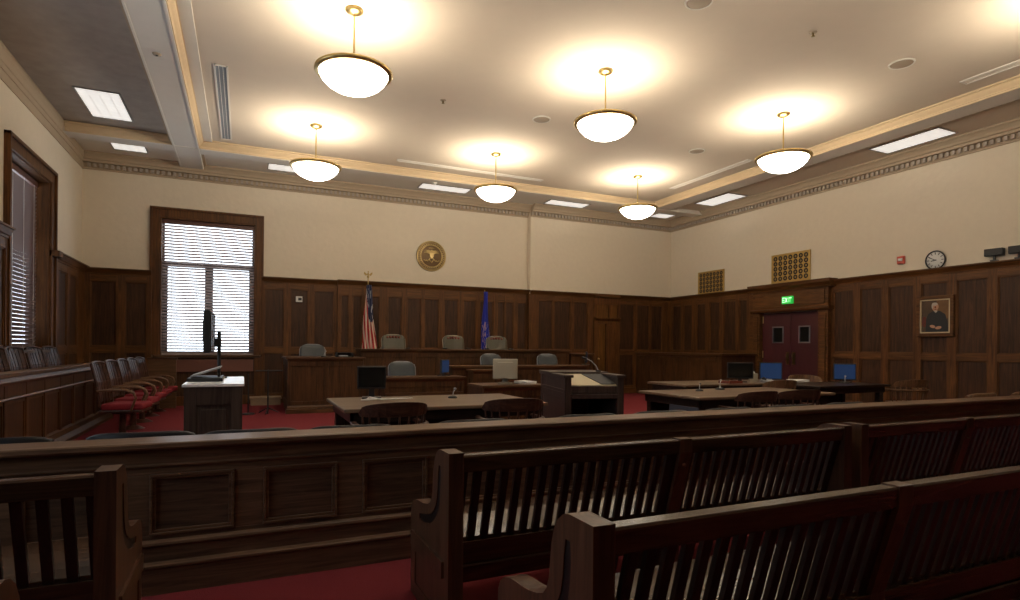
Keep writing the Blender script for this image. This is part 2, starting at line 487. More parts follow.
# ------------------------------------------------------------------ wainscot
def wains(name, axis, base, sgn, a0, a1, panels, ztop=2.75, zcap=2.845, tree=0.0, lower=True, z0=0.0, midz=(1.13, 1.26), toprail=2.58, railm=None, over=0.0):
    """axis 'X': wall runs along x at y=base, faces -sgn... offset d is measured into the room."""
    def bx(mb, p0, p1, d0, d1, za, zb, mi=0):
        if axis == 'X':
            mb.box(p0, p1, min(base + sgn * d0, base + sgn * d1), max(base + sgn * d0, base + sgn * d1), za, zb, mi)
        else:
            mb.box(min(base + sgn * d0, base + sgn * d1), max(base + sgn * d0, base + sgn * d1), p0, p1, za, zb, mi)
    field = MB(); bx(field, a0, a1, 0, .025 + tree, z0, ztop)
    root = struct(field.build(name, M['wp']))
    fr = MB(); rl = MB()
    D0, D1 = .02 + tree, .055 + tree
    e = sorted(panels); xs = [a0]
    cuts = []
    cur = a0
    for p, q in e:
        if p > cur + 1e-4: bx(fr, cur, p, D0, D1, z0, ztop)
        cur = q
    if cur < a1 - 1e-4: bx(fr, cur, a1, D0, D1, z0, ztop)
    for p, q in e:
        bx(rl, p - .001, q + .001, D0, D1 - .002, toprail, ztop)
        bx(rl, p - .001, q + .001, D0, D1 - .002, midz[0], midz[1])
        bx(rl, p - .001, q + .001, D0, D1 - .002, z0, z0 + .22)
        # bead mouldings round each panel
        for za, zb in ((midz[1], toprail), (z0 + .22, midz[0])):
            for u0, u1, v0, v1 in ((p, p + .018, za, zb), (q - .018, q, za, zb)):
                bx(fr, u0, u1, D0, D1 - .015, v0, v1)
            bx(rl, p, q, D0, D1 - .015, zb - .018, zb); bx(rl, p, q, D0, D1 - .015, za, za + .018)
    hm = M['wh'] if axis == 'X' else M['wy']
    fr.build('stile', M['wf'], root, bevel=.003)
    rl.build('rail', hm, root, bevel=.003)
    cp = MB()
    prof = [(0, ztop - .03), (.065, ztop - .03), (.07, ztop), (.085, ztop + .015), (.12, zcap - .03), (.14, zcap - .025), (.14, zcap), (0, zcap)]
    prof = [(o + tree, z) if o > 0 else (o, z) for o, z in prof]
    cp.prism([(base + sgn * o, z) for o, z in prof], a0, a1, axis)
    cp.build('cap_moulding', hm, root, bevel=.003)
    bb = MB(); bx(bb, a0, a1, 0, .075 + tree, z0, z0 + .17)
    bb.build('skirting', hm, root, bevel=.006)
    return root


wains('trim_5', 'X', YB, -1, XL, -1.76, [(-2.82, -2.38), (-2.22, -1.85)])
wains('trim_6', 'X', YB, -1, 0.36, 2.0, [(0.42, 0.83), (0.97, 1.35), (1.49, 1.93)])
pc = [(2.08, 2.26), (2.36, 2.56), (2.78, 2.98), (3.20, 3.53), (3.67, 4.02), (4.12, 4.48), (4.63, 5.0), (5.15, 5.49), (5.60, 5.97), (6.10, 6.29), (6.34, 6.55), (6.68, 6.93)]
wains('trim_7', 'X', YB, -1, 2.0, JOG, pc, ztop=2.76, zcap=2.86, tree=.06, toprail=2.50)
wains('trim_8', 'X', YJ, -1, JOG, 9.0, [(7.25, 7.68), (7.74, 8.24), (8.36, 8.80)])
wains('trim_9', 'X', YJ, -1, 9.85, XR, [(9.9, 10.40), (10.5, 10.95), (11.02, 11.42)])
# side of the jog
struct(MB().box(JOG - .055, JOG, YJ - .05, YB - .11, 0, 2.75).build('trim_10', M['wf'], bevel=.003))
# left wall
wains('trim_11', 'Y', XL, 1, 12.34, YB, [(12.5, 13.05), (13.2, 13.75)], zcap=2.87)
wains('trim_12', 'Y', XL, 1, 8.1, 10.07, [(8.2, 8.7), (8.85, 9.35), (9.5, 10.0)], zcap=2.87)
wains('trim_13', 'Y', XL, 1, 3.5, 5.5, [(3.6, 4.1), (4.25, 4.75), (4.9, 5.4)], zcap=2.87)
# right wall
pr_ = [(13.15, 13.48), (12.6, 12.94), (12.07, 12.43), (11.50, 11.92)]
wains('trim_14', 'Y', XR, -1, 11.02, YJ, [(11.12, 11.38)] + pr_ + [(13.6, 13.98)])
pr_ = [(8.24, 8.70), (7.64, 8.09), (7.02, 7.50), (6.42, 6.88), (5.79, 6.27)] + [(5.64 - .46 - .62 * k, 5.64 - .62 * k) for k in range(15)]
wains('trim_15', 'Y', XR, -1, YF, 8.75, pr_)
wains('trim_16', 'X', YF, 1, XL, XR, [(XL + .15 + .62 * k, XL + .6 + .62 * k) for k in range(23)])

# ------------------------------------------------------------------ windows
def window_x(name):
    """back window, in the plane y = YB"""
    root = thing_struct(name)
    b = MB()
    co = .17
    for x0, x1, z0, z1 in ((WX0 - co, WX0, WZ0, WZ1 + .19), (WX1, WX1 + co - .015, WZ0, WZ1 + .19), (WX0, WX1, WZ1, WZ1 + .19)):
        b.box(x0, x1, YB - .045, YB, z0, z1)
    # outer raised band
    b.box(WX0 - co - .01, WX0 - co + .035, YB - .075, YB, WZ0, WZ1 + .2).box(WX1 + co - .05, WX1 + co - .005, YB - .075, YB, WZ0, WZ1 + .2)
    b.box(WX0 - co - .01, WX1 + co - .005, YB - .08, YB, WZ1 + .155, WZ1 + .2)
    for x0, x1 in ((WX0, WX0 + .03), (WX1 - .03, WX1)): b.box(x0, x1, YB - .03, YB + .28, WZ0, WZ1)
    b.box(WX0, WX1, YB - .03, YB + .28, WZ1 - .03, WZ1)
    b.build('window_frame', M['wf'], root, bevel=.004)
    MB().box(WX0 - .1, WX1 + .1, YB - .12, YB + .26, WZ0 - .045, WZ0 + .0).build('window_sill', M['wcap'], root, bevel=.006)
    s = MB(); y0, y1 = YB + .17, YB + .22
    s.box(WX0 + .03, WX1 - .03, y0, y1, 2.98, 3.1).box(-.78, -.62, y0, y1, WZ0, 3.0)
    for x0, x1 in ((WX0 + .03, WX0 + .13), (WX1 - .13, WX1 - .03)): s.box(x0, x1, y0, y1, WZ0, 2.98)
    for x0, x1 in ((WX0 + .03, WX0 + .07), (WX1 - .07, WX1 - .03)): s.box(x0, x1, y0, y1, 3.1, WZ1 - .03)
    s.box(WX0 + .03, WX1 - .03, y0, y1, WZ1 - .09, WZ1 - .03).box(WX0 + .03, WX1 - .03, y0, y1, WZ0, WZ0 + .06)
    s.build('sash', M['sash'], root, bevel=.004)
    MB().box(WX0 + .03, WX1 - .03, YB + .19, YB + .195, WZ0, WZ1 - .03).build('window_pane', M['glass'], root)
    return root


def thing_struct(name):
    o = bpy.data.objects.new(name, None); COL.objects.link(o); o['kind'] = 'structure'; return o


window_x('window_1')


def window_left(name, y0, y1, z0=1.2, z1=4.0):
    root = thing_struct(name)
    b = MB()
    c = .17
    for a0, a1, za, zb in ((y0 - c, y0, z0, z1 + .19), (y1, y1 + c, z0, z1 + .19), (y0, y1, z1, z1 + .19)):
        b.box(XL, XL + .045, a0, a1, za, zb)
    b.box(XL, XL + .08, y0 - c - .01, y0 - c + .04, z0, z1 + .2).box(XL, XL + .08, y1 + c - .04, y1 + c + .01, z0, z1 + .2)
    b.box(XL, XL + .08, y0 - c - .01, y1 + c + .01, z1 + .15, z1 + .2)
    b.box(XL - .3, XL + .01, y0, y0 + .02, z0, z1).box(XL - .3, XL + .01, y1 - .02, y1, z0, z1).box(XL - .3, XL + .01, y0, y1, z1 - .02, z1 + .02)
    b.box(XL - .2, XL + .15, y1 - .0, y1 + c + .04, 2.77, 2.87)
    b.build('window_frame', M['wf'], root, bevel=.004)
    MB().box(XL - .28, XL + .1, y0 - .05, y1 + .05, z0 - .045, z0).build('window_sill', M['wcap'], root, bevel=.006)
    s = MB(); x0, x1 = XL - .27, XL - .23; ym = (y0 + y1) / 2
    s.box(x0, x1, y0, y1, 2.98, 3.1).box(x0, x1, ym - .07, ym + .07, z0, 3.0).box(x0, x1, y0, y0 + .1, z0, z1).box(x0, x1, y1 - .1, y1, z0, z1)
    s.box(x0, x1, y0, y1, z1 - .08, z1).box(x0, x1, y0, y1, z0, z0 + .07)
    s.build('sash', M['sash'], root, bevel=.004)
    MB().box(XL - .255, XL - .25, y0, y1, z0, z1).build('window_pane', M['glass'], root)
    return root


def blind(axis, p0, p1, q, z0, z1, label, tilt, pitch=.064, depth=.05, m='blind'):
    t = thing('venetian_blind', label, 'window blind', ((p0 + p1) / 2, q, z0) if axis == 'X' else (q, (p0 + p1) / 2, z0), 0 if axis == 'X' else PI / 2)
    h = (p1 - p0) / 2
    s = MB(); z = .06; H = z1 - z0
    while z < H - .1:
        tf = Matrix.Translation((0, 0, z)) @ Matrix.Rotation(tilt, 4, 'X')
        s.box(-h, h, -depth / 2, depth / 2, -.0012, .0012, 0, tf); z += pitch
    s.build('slats', M[m], t)
    MB().box(-h, h, -.03, .03, H - .09, H).build('head_rail', M['blindd'], t, bevel=.004)
    MB().box(-h, h, -.022, .022, .0, .035).build('bottom_rail', M['blind'], t, bevel=.004)
    c = MB()
    for xx in (-h * .8, -h * .27, h * .27, h * .8): c.cyl((xx, -.024, .03), (xx, -.024, H - .05), .0025, n=5)
    c.build('ladder_cord', M['white'], t)
    return t


blind('X', WX0 + .035, WX1 - .035, YB + .07, WZ0 + .005, WZ1 - .035, 'wide slatted blind over the bright back wall window', math.radians(-38))
window_left('window_2', 10.25, 12.12)
window_left('window_3', 5.7, 7.9)
window_left('window_4', 1.1, 3.3)
blind('Y', 10.28, 12.09, XL - .17, 1.21, 3.97, 'tall slatted blind in the side wall window above the jury seats', math.radians(-70), depth=.058, m='blinddk')

# panel below the back window
b = MB(); b.box(-1.76, .36, YB - .06, YB, 0, 1.03)
o = struct(b.build('trim_17', M['wp']))
b = MB(); b.box(-1.4, .2, YB - .10, YB - .05, .72, .98); b.build('radiator_cover', M['radiator'], o, bevel=.006)
b = MB(); b.box(-1.76, -1.6, YB - .09, YB - .05, 0, 1.03).box(.22, .36, YB - .09, YB - .05, 0, 1.03).box(-1.6, .22, YB - .09, YB - .05, 0, .2); b.build('stile', M['wf'], o, bevel=.004)

# ------------------------------------------------------------------ doors
d = thing_struct('door_1')   # oxblood double door on the right wall
for y0, y1 in ((9.0, 9.785), (9.795, 10.61)):
    lf = MB(); x = XR - .05
    ym = (y0 + y1) / 2 + (-.06 if y0 > 9.5 else .02)
    wy0, wy1 = (10.02, 10.285) if y0 > 9.5 else (9.30, 9.545)
    wz0, wz1 = 1.49, 1.83
    lf.box(x, x + .045, y0, wy0, .01, 2.19).box(x, x + .045, wy1, y1, .01, 2.19).box(x, x + .045, wy0, wy1, .01, wz0).box(x, x + .045, wy0, wy1, wz1, 2.19)
    leaf = lf.build('door_leaf', M['doorr'], d, bevel=.002)
    g = MB()
    g.box(x - .012, x + .01, wy0 - .03, wy0, wz0 - .03, wz1 + .03).box(x - .012, x + .01, wy1, wy1 + .03, wz0 - .03, wz1 + .03)
    g.box(x - .012, x + .01, wy0, wy1, wz0 - .03, wz0).box(x - .012, x + .01, wy0, wy1, wz1, wz1 + .03)
    g.build('vision_frame', M['steel'], leaf, bevel=.002)
    MB().box(x + .02, x + .03, wy0, wy1, wz0, wz1).build('vision_pane', M['screen'], leaf)
    yh = 10.59 if y0 > 9.5 else 9.02
    for zz in (.3, 1.1, 1.95): MB().cyl((x - .008, yh, zz), (x - .008, yh, zz + .17), .012, n=8).build('hinge', M['brass'], leaf)
    h = MB(); yy = y0 + .08 if y0 > 9.5 else y1 - .08
    h.box(x - .01, x, yy - .04, yy + .04, .95, 1.25); h.tube([(x - .01, yy, 1.0), (x - .05, yy, 1.02), (x - .05, yy, 1.18), (x - .01, yy, 1.2)], .009)
    h.build('door_handle', M['brassd'], leaf)
c = MB()
c.box(XR - .16, XR, 8.75, 8.99, 0, 2.21).box(XR - .16, XR, 10.62, 10.82, 0, 2.21).box(XR - .06, XR, 10.82, 11.02, 0, 2.75)
c.box(XR - .19, XR - .13, 8.80, 8.94, .25, 2.12).box(XR - .19, XR - .13, 10.66, 10.77, .25, 2.12)
c.box(XR - .16, XR, 8.75, 10.82, 2.25, 2.72)
c.box(XR - .18, XR, 8.83, 10.74, 2.33, 2.64)
c.prism([(XR, 2.20), (XR - .19, 2.20), (XR - .22, 2.235), (XR - .22, 2.26), (XR - .18, 2.28), (XR, 2.28)], 8.69, 10.86, 'Y')
c.prism([(XR, 2.70), (XR - .2, 2.70), (XR - .21, 2.74), (XR - .27, 2.80), (XR - .28, 2.875), (XR, 2.875)], 8.64, 10.90, 'Y')
c.build('door_surround', M['wy'], d, bevel=.004)

d = thing_struct('door_2')   # small amber door in the back wall
b = MB(); b.box(9.13, 9.4, YJ - .035, YJ - .0, .0, 2.0).build('door_leaf', M['doorw'], d, bevel=.003)
b = MB(); b.box(9.0, 9.12, YJ - .10, YJ, 0, 2.1).box(9.42, 9.85, YJ - .07, YJ, 0, 2.1).box(9.0, 9.85, YJ - .08, YJ, 2.0, 2.16).box(9.0, 9.85, YJ - .06, YJ, 2.55, 2.75)
b.box(9.47, 9.62, YJ - .09, YJ - .06, .3, 1.95).box(9.0, 9.07, YJ - .06, YJ, 2.16, 2.55).box(9.50, 9.54, YJ - .06, YJ, 2.16, 2.55).box(9.8, 9.85, YJ - .06, YJ, 2.16, 2.55)
b.prism([(YJ, 2.08), (YJ - .1, 2.08), (YJ - .16, 2.14), (YJ - .16, 2.17), (YJ, 2.17)], 9.02, 9.86, 'X')
b.build('door_surround', M['wf'], d, bevel=.004)
b = MB(); b.box(9.07, 9.50, YJ - .03, YJ - .0, 2.17, 2.55).box(9.54, 9.80, YJ - .03, YJ, 2.17, 2.55).build('transom_panel', M['doorw'], d)
MB().box(9.0, 9.86, YJ - .14, YJ, 2.75, 2.845).build('cap_moulding', M['wh'], d, bevel=.004)
MB().ball((9.17, YJ - .07, 1.0), .03).cyl((9.17, YJ - .07, 1.0), (9.17, YJ - .03, 1.0), .012).build('door_handle', M['brass'], d)

# ------------------------------------------------------------------ the bar rail
bar = thing('bar_rail', 'long dark panelled oak bar rail dividing the pews from the well', 'railing', (0, 3.555, 0))
bx0, bx1 = XL + .02, XR - .08
b = MB()
b.box(bx0, bx1, .012, .13, 0, .74)
b.build('body', M['barv'], bar)
b = MB()   # frame boards and beads standing proud of the panels
b.box(bx0, bx1, 0, .02, .617, .745).box(bx0, bx1, -.0, .02, .245, .30)
x = -.44 - .548 * 4; ps = []
while x + .4 < bx1: ps.append((x, x + .4)); x += .548
cur = bx0
for p, q in ps: b.box(cur, p, 0.0005, .02, .30, .617); cur = q
b.box(cur, bx1, 0.0005, .02, .30, .617)
b.build('frame_board', M['bar'], bar, bevel=.003)
b = MB()
for p, q in ps:
    for k, (e, dd, t) in enumerate(((0, -.012, .014), (.014, -.004, .014))):
        z0, z1 = .30 + e, .62 - e
        b.box(p + e, q - e, dd, .014, z1 - t, z1).box(p + e, q - e, dd, .014, z0, z0 + t)
        b.box(p + e, p + e + t, dd, .014, z0 + t, z1 - t).box(q - e - t, q - e, dd, .014, z0 + t, z1 - t)
b.build('panel_moulding', M['bar'], bar, bevel=.003)
b = MB()
b.prism([(.13, .742), (-.012, .742), (-.02, .752), (-.045, .757), (-.05, .765), (-.05, .785), (-.04, .79), (.20, .79), (.20, .75), (.13, .742)][:-1], bx0, bx1, 'X')
b.prism([(.01, .655), (-.01, .658), (-.014, .668), (0, .675), (.01, .675)], bx0, bx1, 'X')
b.build('cap', M['bar'], bar, bevel=.002)
b = MB()
b.prism([(.01, .245), (-.02, .245), (-.028, .252), (-.026, .265), (-.01, .275), (.01, .28)], bx0, bx1, 'X')
b.box(bx0, bx1, -.012, .02, .16, .25)
b.prism([(.02, 0), (-.04, 0), (-.04, .137), (-.05, .142), (-.05, .155), (-.03, .163), (.02, .17)], bx0, bx1, 'X')
b.build('plinth', M['bar'], bar, bevel=.002)

# ------------------------------------------------------------------ pews
def arc(cx, cz, r, a0, a1, n):
    return [(cx + r * math.cos(math.radians(a0 + (a1 - a0) * k / n)), cz + r * math.sin(math.radians(a0 + (a1 - a0) * k / n))) for k in range(n + 1)]


# end-panel outline in (t forward, z)
PE = [(0, 0), (0, .831), (.13, .831), (.16, .822), (.19, .80), (.214, .765), (.228, .72), (.236, .66), (.243, .61), (.256, .575), (.28, .550), (.32, .534), (.38, .521),
      (.43, .515), (.48, .512), (.53, .506), (.575, .491), (.605, .468), (.622, .435), (.625, .40), (.615, 0)]
GR_c = [(.132, .755), (.134, .70), (.139, .64), (.150, .59), (.170, .55), (.20, .517), (.245, .487), (.30, .466), (.38, .448), (.46, .438)]


def plate(name, loops, y0, y1, mat, parent, bevel=.0):
    """flat plate in the plane x = const, filled between outline loops given as (t, z); spans x0..x1"""
    cu = bpy.data.curves.new('outline', 'CURVE'); cu.dimensions = '2D'; cu.fill_mode = 'BOTH'; cu.extrude = (y1 - y0) / 2
    for lp in loops:
        sp = cu.splines.new('POLY'); sp.points.add(len(lp) - 1); sp.use_cyclic_u = True
        for k, (a, c) in enumerate(lp): sp.points[k].co = (a, c, 0, 1)
    tmp = bpy.data.objects.new('outline', cu)
    me = bpy.data.meshes.new_from_object(tmp)
    bpy.data.objects.remove(tmp); bpy.data.curves.remove(cu)
    xc = (y0 + y1) / 2
    for v in me.vertices: v.co = (xc + v.co.z, v.co.x, v.co.y)
    me.name = name; me.materials.clear(); me.materials.append(mat)
    for p in me.polygons: p.use_smooth = False
    o = bpy.data.objects.new(name, me); COL.objects.link(o); o.parent = parent
    return o


def ribbon_loop(path, wdt):
    L = []; Q = []
    for k, p in enumerate(path):
        a = path[max(0, k - 1)]; c = path[min(len(path) - 1, k + 1)]
        dx, dz = c[0] - a[0], c[1] - a[1]; q = math.hypot(dx, dz); nx, nz = -dz / q, dx / q
        ww = wdt * (1 if 0 < k < len(path) - 1 else .6)
        L.append((p[0] + nx * ww, p[1] + nz * ww)); Q.append((p[0] - nx * ww, p[1] - nz * ww))
    return L + Q[::-1]


def ribbon(mb, path, wdt, x0, x1, mi=0):
    L = []; R = []
    for k, p in enumerate(path):
        a = path[max(0, k - 1)]; c = path[min(len(path) - 1, k + 1)]
        dx, dz = c[0] - a[0], c[1] - a[1]; q = math.hypot(dx, dz); nx, nz = -dz / q, dx / q
        ww = wdt * (1 if 0 < k < len(path) - 1 else .5)
        L.append((p[0] + nx * ww, p[1] + nz * ww)); R.append((p[0] - nx * ww, p[1] - nz * ww))
    mb.prism(L + R[::-1], x0, x1, 'X', mi)


def pew_end(parent, x, w=.07):
    """end panel x..x+w with a carved slot following the scoop and a sunk lower panel on both faces"""
    core = MB().prism([(max(p, .0006), min(q, .8304)) for p, q in PE], x + .005, x + w - .005, 'X')
    o = core.build('end_panel', M['pewz'], parent)
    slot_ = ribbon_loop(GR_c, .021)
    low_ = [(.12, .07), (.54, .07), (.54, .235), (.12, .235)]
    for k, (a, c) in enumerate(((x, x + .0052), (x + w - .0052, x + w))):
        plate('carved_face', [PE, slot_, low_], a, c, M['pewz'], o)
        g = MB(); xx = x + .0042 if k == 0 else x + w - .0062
        ribbon(g, GR_c, .0205, xx, xx + .002); g.build('groove_shade', M['groove'], o)  # dark ribbon on the slot bottom paints in the shade of the recess
        f = MB(); xo0, xo1 = (x - .012, x + .001) if k == 0 else (x + w - .001, x + w + .012)
        f.prism([(.06, .262), (.585, .262), (.585, .325), (.575, .338), (.06, .338)], xo0, xo1, 'X')
        f.build('side_rail', M['pewz'], o, bevel=.004)
    return o


def pew(x0, x1, y, label, mids=(), pitch=.068, right=False):
    t = thing('pew', label, 'pew', (x0, y, 0), 0, 'slatted oak pews')
    L = x1 - x0
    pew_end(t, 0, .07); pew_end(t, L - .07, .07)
    MB().prism([(.012, .74), (.002, .81), (.008, .818), (.058, .818), (.066, .74)], .07, L - .07, 'X').build('top_rail', M['pew'], t, bevel=.002)
    MB().prism([(.10, .40), (.128, .20), (.175, .20), (.15, .40)], .07, L - .07, 'X').prism([(.108, .295), (.10, .285), (.104, .275), (.112, .27)], .07, L - .07, 'X').build('lower_rail', M['pew'], t, bevel=.004)
    st = MB(); st.prism([(.12, .415), (.12, .385), (.56, .405), (.575, .425), (.56, .44), (.4, .44), (.22, .42)], .07, L - .07, 'X')
    st.build('seat', M['pew'], t, bevel=.003)
    MB().box(.07, L - .07, .50, .525, .28, .41).build('seat_apron', M['pew'], t)
    xs = [.07] + [m - x0 for m in mids] + [L - .07]
    for k in range(len(xs) - 1):
        a = xs[k] + (.04 if k else 0); c = xs[k + 1] - (.04 if k < len(xs) - 2 else 0)
        s = MB(); lean = lambda u0, u1: s.prism([(.022, .75), (.122, .39), (.142, .39), (.042, .75)], u0, u1, 'X'); xx = a + .03 + pitch - .036 + ((c - a - .06 - (pitch - .036)) % pitch if right else 0)
        lean(a, xx - (pitch - .036))
        while xx < c - .075:
            lean(xx, xx + .036); xx += pitch
        lean(xx, c)
        s.build('back_slats', M['slat'], t, bevel=.002)
    for m in mids:
        p = MB(); a = m - x0
        p.prism([(0, .822), (.066, .822), (.17, .40), (.17, 0), (.10, 0), (.10, .40), (0, .75)], a - .04, a + .04, 'X'); p.box(a - .03, a + .03, .165, .5, 0, .385)
        p.ball((a, .018, .68), .012, n=8)
        p.build('centre_post', M['pewz'], t, bevel=.004)
    return t


pew(.823, 3.47, 2.44, 'slatted oak pew in the row nearest the bar, beginning beside the aisle', mids=(2.15,))
pew(3.56, 6.3, 2.44, 'slatted oak pew in the row nearest the bar, continuing at far right', mids=(4.75,))
pew(.84, 3.5, 1.305, 'closest slatted oak pew, cut off by the lower right picture corner', mids=(2.15,))
pew(-2.9, -.425, 2.58, 'slatted oak pew across the aisle, at far left before the bar', mids=(-1.66,), pitch=.075, right=True)
pew(-2.9, -.427, 1.34, 'pew at lower left of which only a rounded arm end shows', mids=(-1.66,), pitch=.075, right=True)

# ------------------------------------------------------------------ chairs
def bankers(name, label, w=.56, d=.50, arm_z=.70, crest_z=.82, group=None, wd='chairw', cat='chair'):
    """captain's chair: front is +Y, back is -Y"""
    t = thing(name, label, cat, (0, 0, 0), 0, group)
    W = M[wd]
    s = MB()
    prof = [];
    for k in range(24):
        a = 2 * PI * k / 24; sx = abs(math.cos(a)) ** .6 * math.copysign(1, math.cos(a)); sy = abs(math.sin(a)) ** .6 * math.copysign(1, math.sin(a))
        prof.append((sx * w * .44, sy * d * .48 + .02))
    s.prism(prof, .425, .46, 'Z'); s.build('seat', W, t, bevel=.008)
    for sx in (-1, 1):
        for sy in (-1, 1):
            MB().tube([(sx * w * .33, sy * d * .34 + .02, .43), (sx * w * .38, sy * d * .42 + .02, .22), (sx * w * .42, sy * d * .47 + .02, .0)], [.018, .024, .015]).build('leg', W, t)
    st = MB(); st.cyl((-w * .39, .02 - d * .40, .2), (-w * .39, .02 + d * .4, .2), .011).cyl((w * .39, .02 - d * .4, .2), (w * .39, .02 + d * .4, .2), .011).cyl((-w * .39, .03, .2), (w * .39, .03, .2), .011)
    st.build('stretcher', W, t)

    def U(k):   # horseshoe rail, k 0..1 from right arm tip round the back to left arm tip
        a = -PI * .12 + (PI * 1.24) * k
        x = w * .5 * math.cos(a); y = -d * .48 * math.sin(a) - .0
        if math.sin(a) < 0: y = -d * .48 * math.sin(a) * 2.4
        return x, y
    z = lambda k: arm_z
    pts = [(*U(k / 20), z(k / 20)) for k in range(21)]
    a = MB(); a.tube(pts, [.030] * 21, n=8, sy=.55); a.build('arm_rail', W, t)
    if crest_z > arm_z + .03:
        c = MB(); vs = []; K = 14; fs = []
        for i in range(K + 1):
            k = .15 + .70 * i / K; x, y = U(k); e = max(0, math.sin(PI * i / K)) ** .4
            zb = crest_z - .125; top = zb + .03 + .095 * e
            for dd, zz in ((1.0, zb), (1.03, top), (.95, top), (.92, zb)):
                vs.append((x * dd, y * dd - (.012 if zz > zb else 0), zz))
        for i in range(K):
            for q in range(4):
                q2 = (q + 1) % 4; fs.append((i * 4 + q, (i + 1) * 4 + q, (i + 1) * 4 + q2, i * 4 + q2))
        fs += [(0, 1, 2, 3), (K * 4 + 3, K * 4 + 2, K * 4 + 1, K * 4)]
        c.add(vs, fs, 0, False).build('crest_rail', W, t, bevel=.004)
    for k in range(11):
        q = .12 + .76 * k / 10; x, y = U(q); zt = crest_z - .11 if (crest_z > arm_z + .03 and .17 < q < .83) else arm_z
        m = MB(); m.tube([(x * .86, y * .86, .45), (x * .93, y * .93, .57), (x * .985, y * .985, zt)], [.008, .013, .008], n=6)
        m.build('spindle', W, t)
    return t


def low_chair(vm='vinyl'):
    t = thing('low_back_chair', 'x', 'chair')
    b = MB(); vs = []; K = 14; fs = []
    for i in range(K + 1):
        u = -1 + 2 * i / K; x = .275 * u; y = -.24 + .07 * abs(u) ** 2.4
        top = .79 - .03 * abs(u) ** 6
        for dd, z in ((0, .47), (-.035, .62), (-.05, top - .012), (-.038, top), (-.018, top), (-.008, top - .012), (.012, .62), (.04, .47)): vs.append((x, y + dd, z))
    for i in range(K):
        for q in range(8): q2 = (q + 1) % 8; fs.append((i * 8 + q, i * 8 + q2, (i + 1) * 8 + q2, (i + 1) * 8 + q))
    b.add(vs, fs, 0, True); b.add(vs, [list(range(8))[::-1], list(range(K * 8, K * 8 + 8))], 0)
    b.build('backrest', M[vm], t)
    MB().box(-.26, .26, -.2, .25, .40, .48).build('seat', M[vm], t, bevel=.03)
    for sx in (-1, 1):
        for sy in (-1, 1): MB().tube([(sx * .22, sy * .19 + .02, .41), (sx * .25, sy * .23 + .02, 0)], [.016, .012]).build('leg', M['chairw'], t)
    return t


low = low_chair()
ul = [False]
LC = [(-1.24, 4.26, 'low dark chair cut by the left picture edge, behind the bar rail'),
      (-.53, 4.24, 'low dark chair behind the bar, below the red jury seats'),
      (.05, 4.15, 'low dark chair behind the bar, in front of the grey cabinet'),
      (.66, 4.12, 'low dark chair behind the bar, left of the bowed chair at the near table'),
      (1.50, 4.12, 'low dark chair behind the bar, between the two near counsel chairs'),
      (2.46, 4.12, 'low dark chair behind the bar, in front of the lectern'),
      (3.19, 4.12, 'low dark chair behind the bar, just right of the lectern'),
      (3.92, 4.12, 'low dark chair behind the bar, below the left part of the long table'),
      (4.70, 4.12, 'low dark chair behind the bar, in front of the maroon counsel chairs'),
      (5.45, 4.12, 'low dark chair behind the bar, left of the dark far table'),
      (8.30, 4.35, 'pale wooden low-backed chair behind the bar, beneath the portrait'),
      (9.30, 4.35, 'pale wooden low-backed chair behind the bar, at the right picture edge')]
low2 = low_chair('chairl'); ul2 = [False]
for x, y, lb in LC:
    place(*((low2, ul2) if x > 8 else (low, ul)), (x, y, 0), random.uniform(-.06, .06), lb, 'low chairs behind the bar')

cap = bankers('counsel_chair', 'x', w=.60, d=.5, arm_z=.63, crest_z=.84)
uc = [False]
for x, y, rz, lb in [(1.17, 5.02, .05, 'dark bowed counsel chair tucked under the near table, left of the pair'),
                     (2.32, 5.05, -.15, 'dark spindle-back counsel chair at the right end of the near table'),
                     (5.35, 5.0, -.05, 'maroon counsel chair at the near side of the long table, left of the pair'),
                     (6.05, 5.0, -.2, 'maroon counsel chair at the right end of the long table'),
                     ]:
    place(cap, uc, (x, y, 0), rz, lb, 'counsel chairs')
lt = bankers('oak_armchair', 'x', w=.60, d=.5, arm_z=.66, crest_z=.84, wd='chairl')
uo = [False]
for x, y, rz, lb in [(9.95, 6.05, -.35, 'light oak spindle armchair at the right end of the dark far table'),
                     (9.4, 7.5, 2.6, 'light oak armchair behind the dark far table, near the blue screen'),
                     (7.62, 6.62, -.2, 'light oak armchair between the long table and the dark far table')]:
    place(lt, uo, (x, y, 0), rz, lb, 'light oak armchairs')


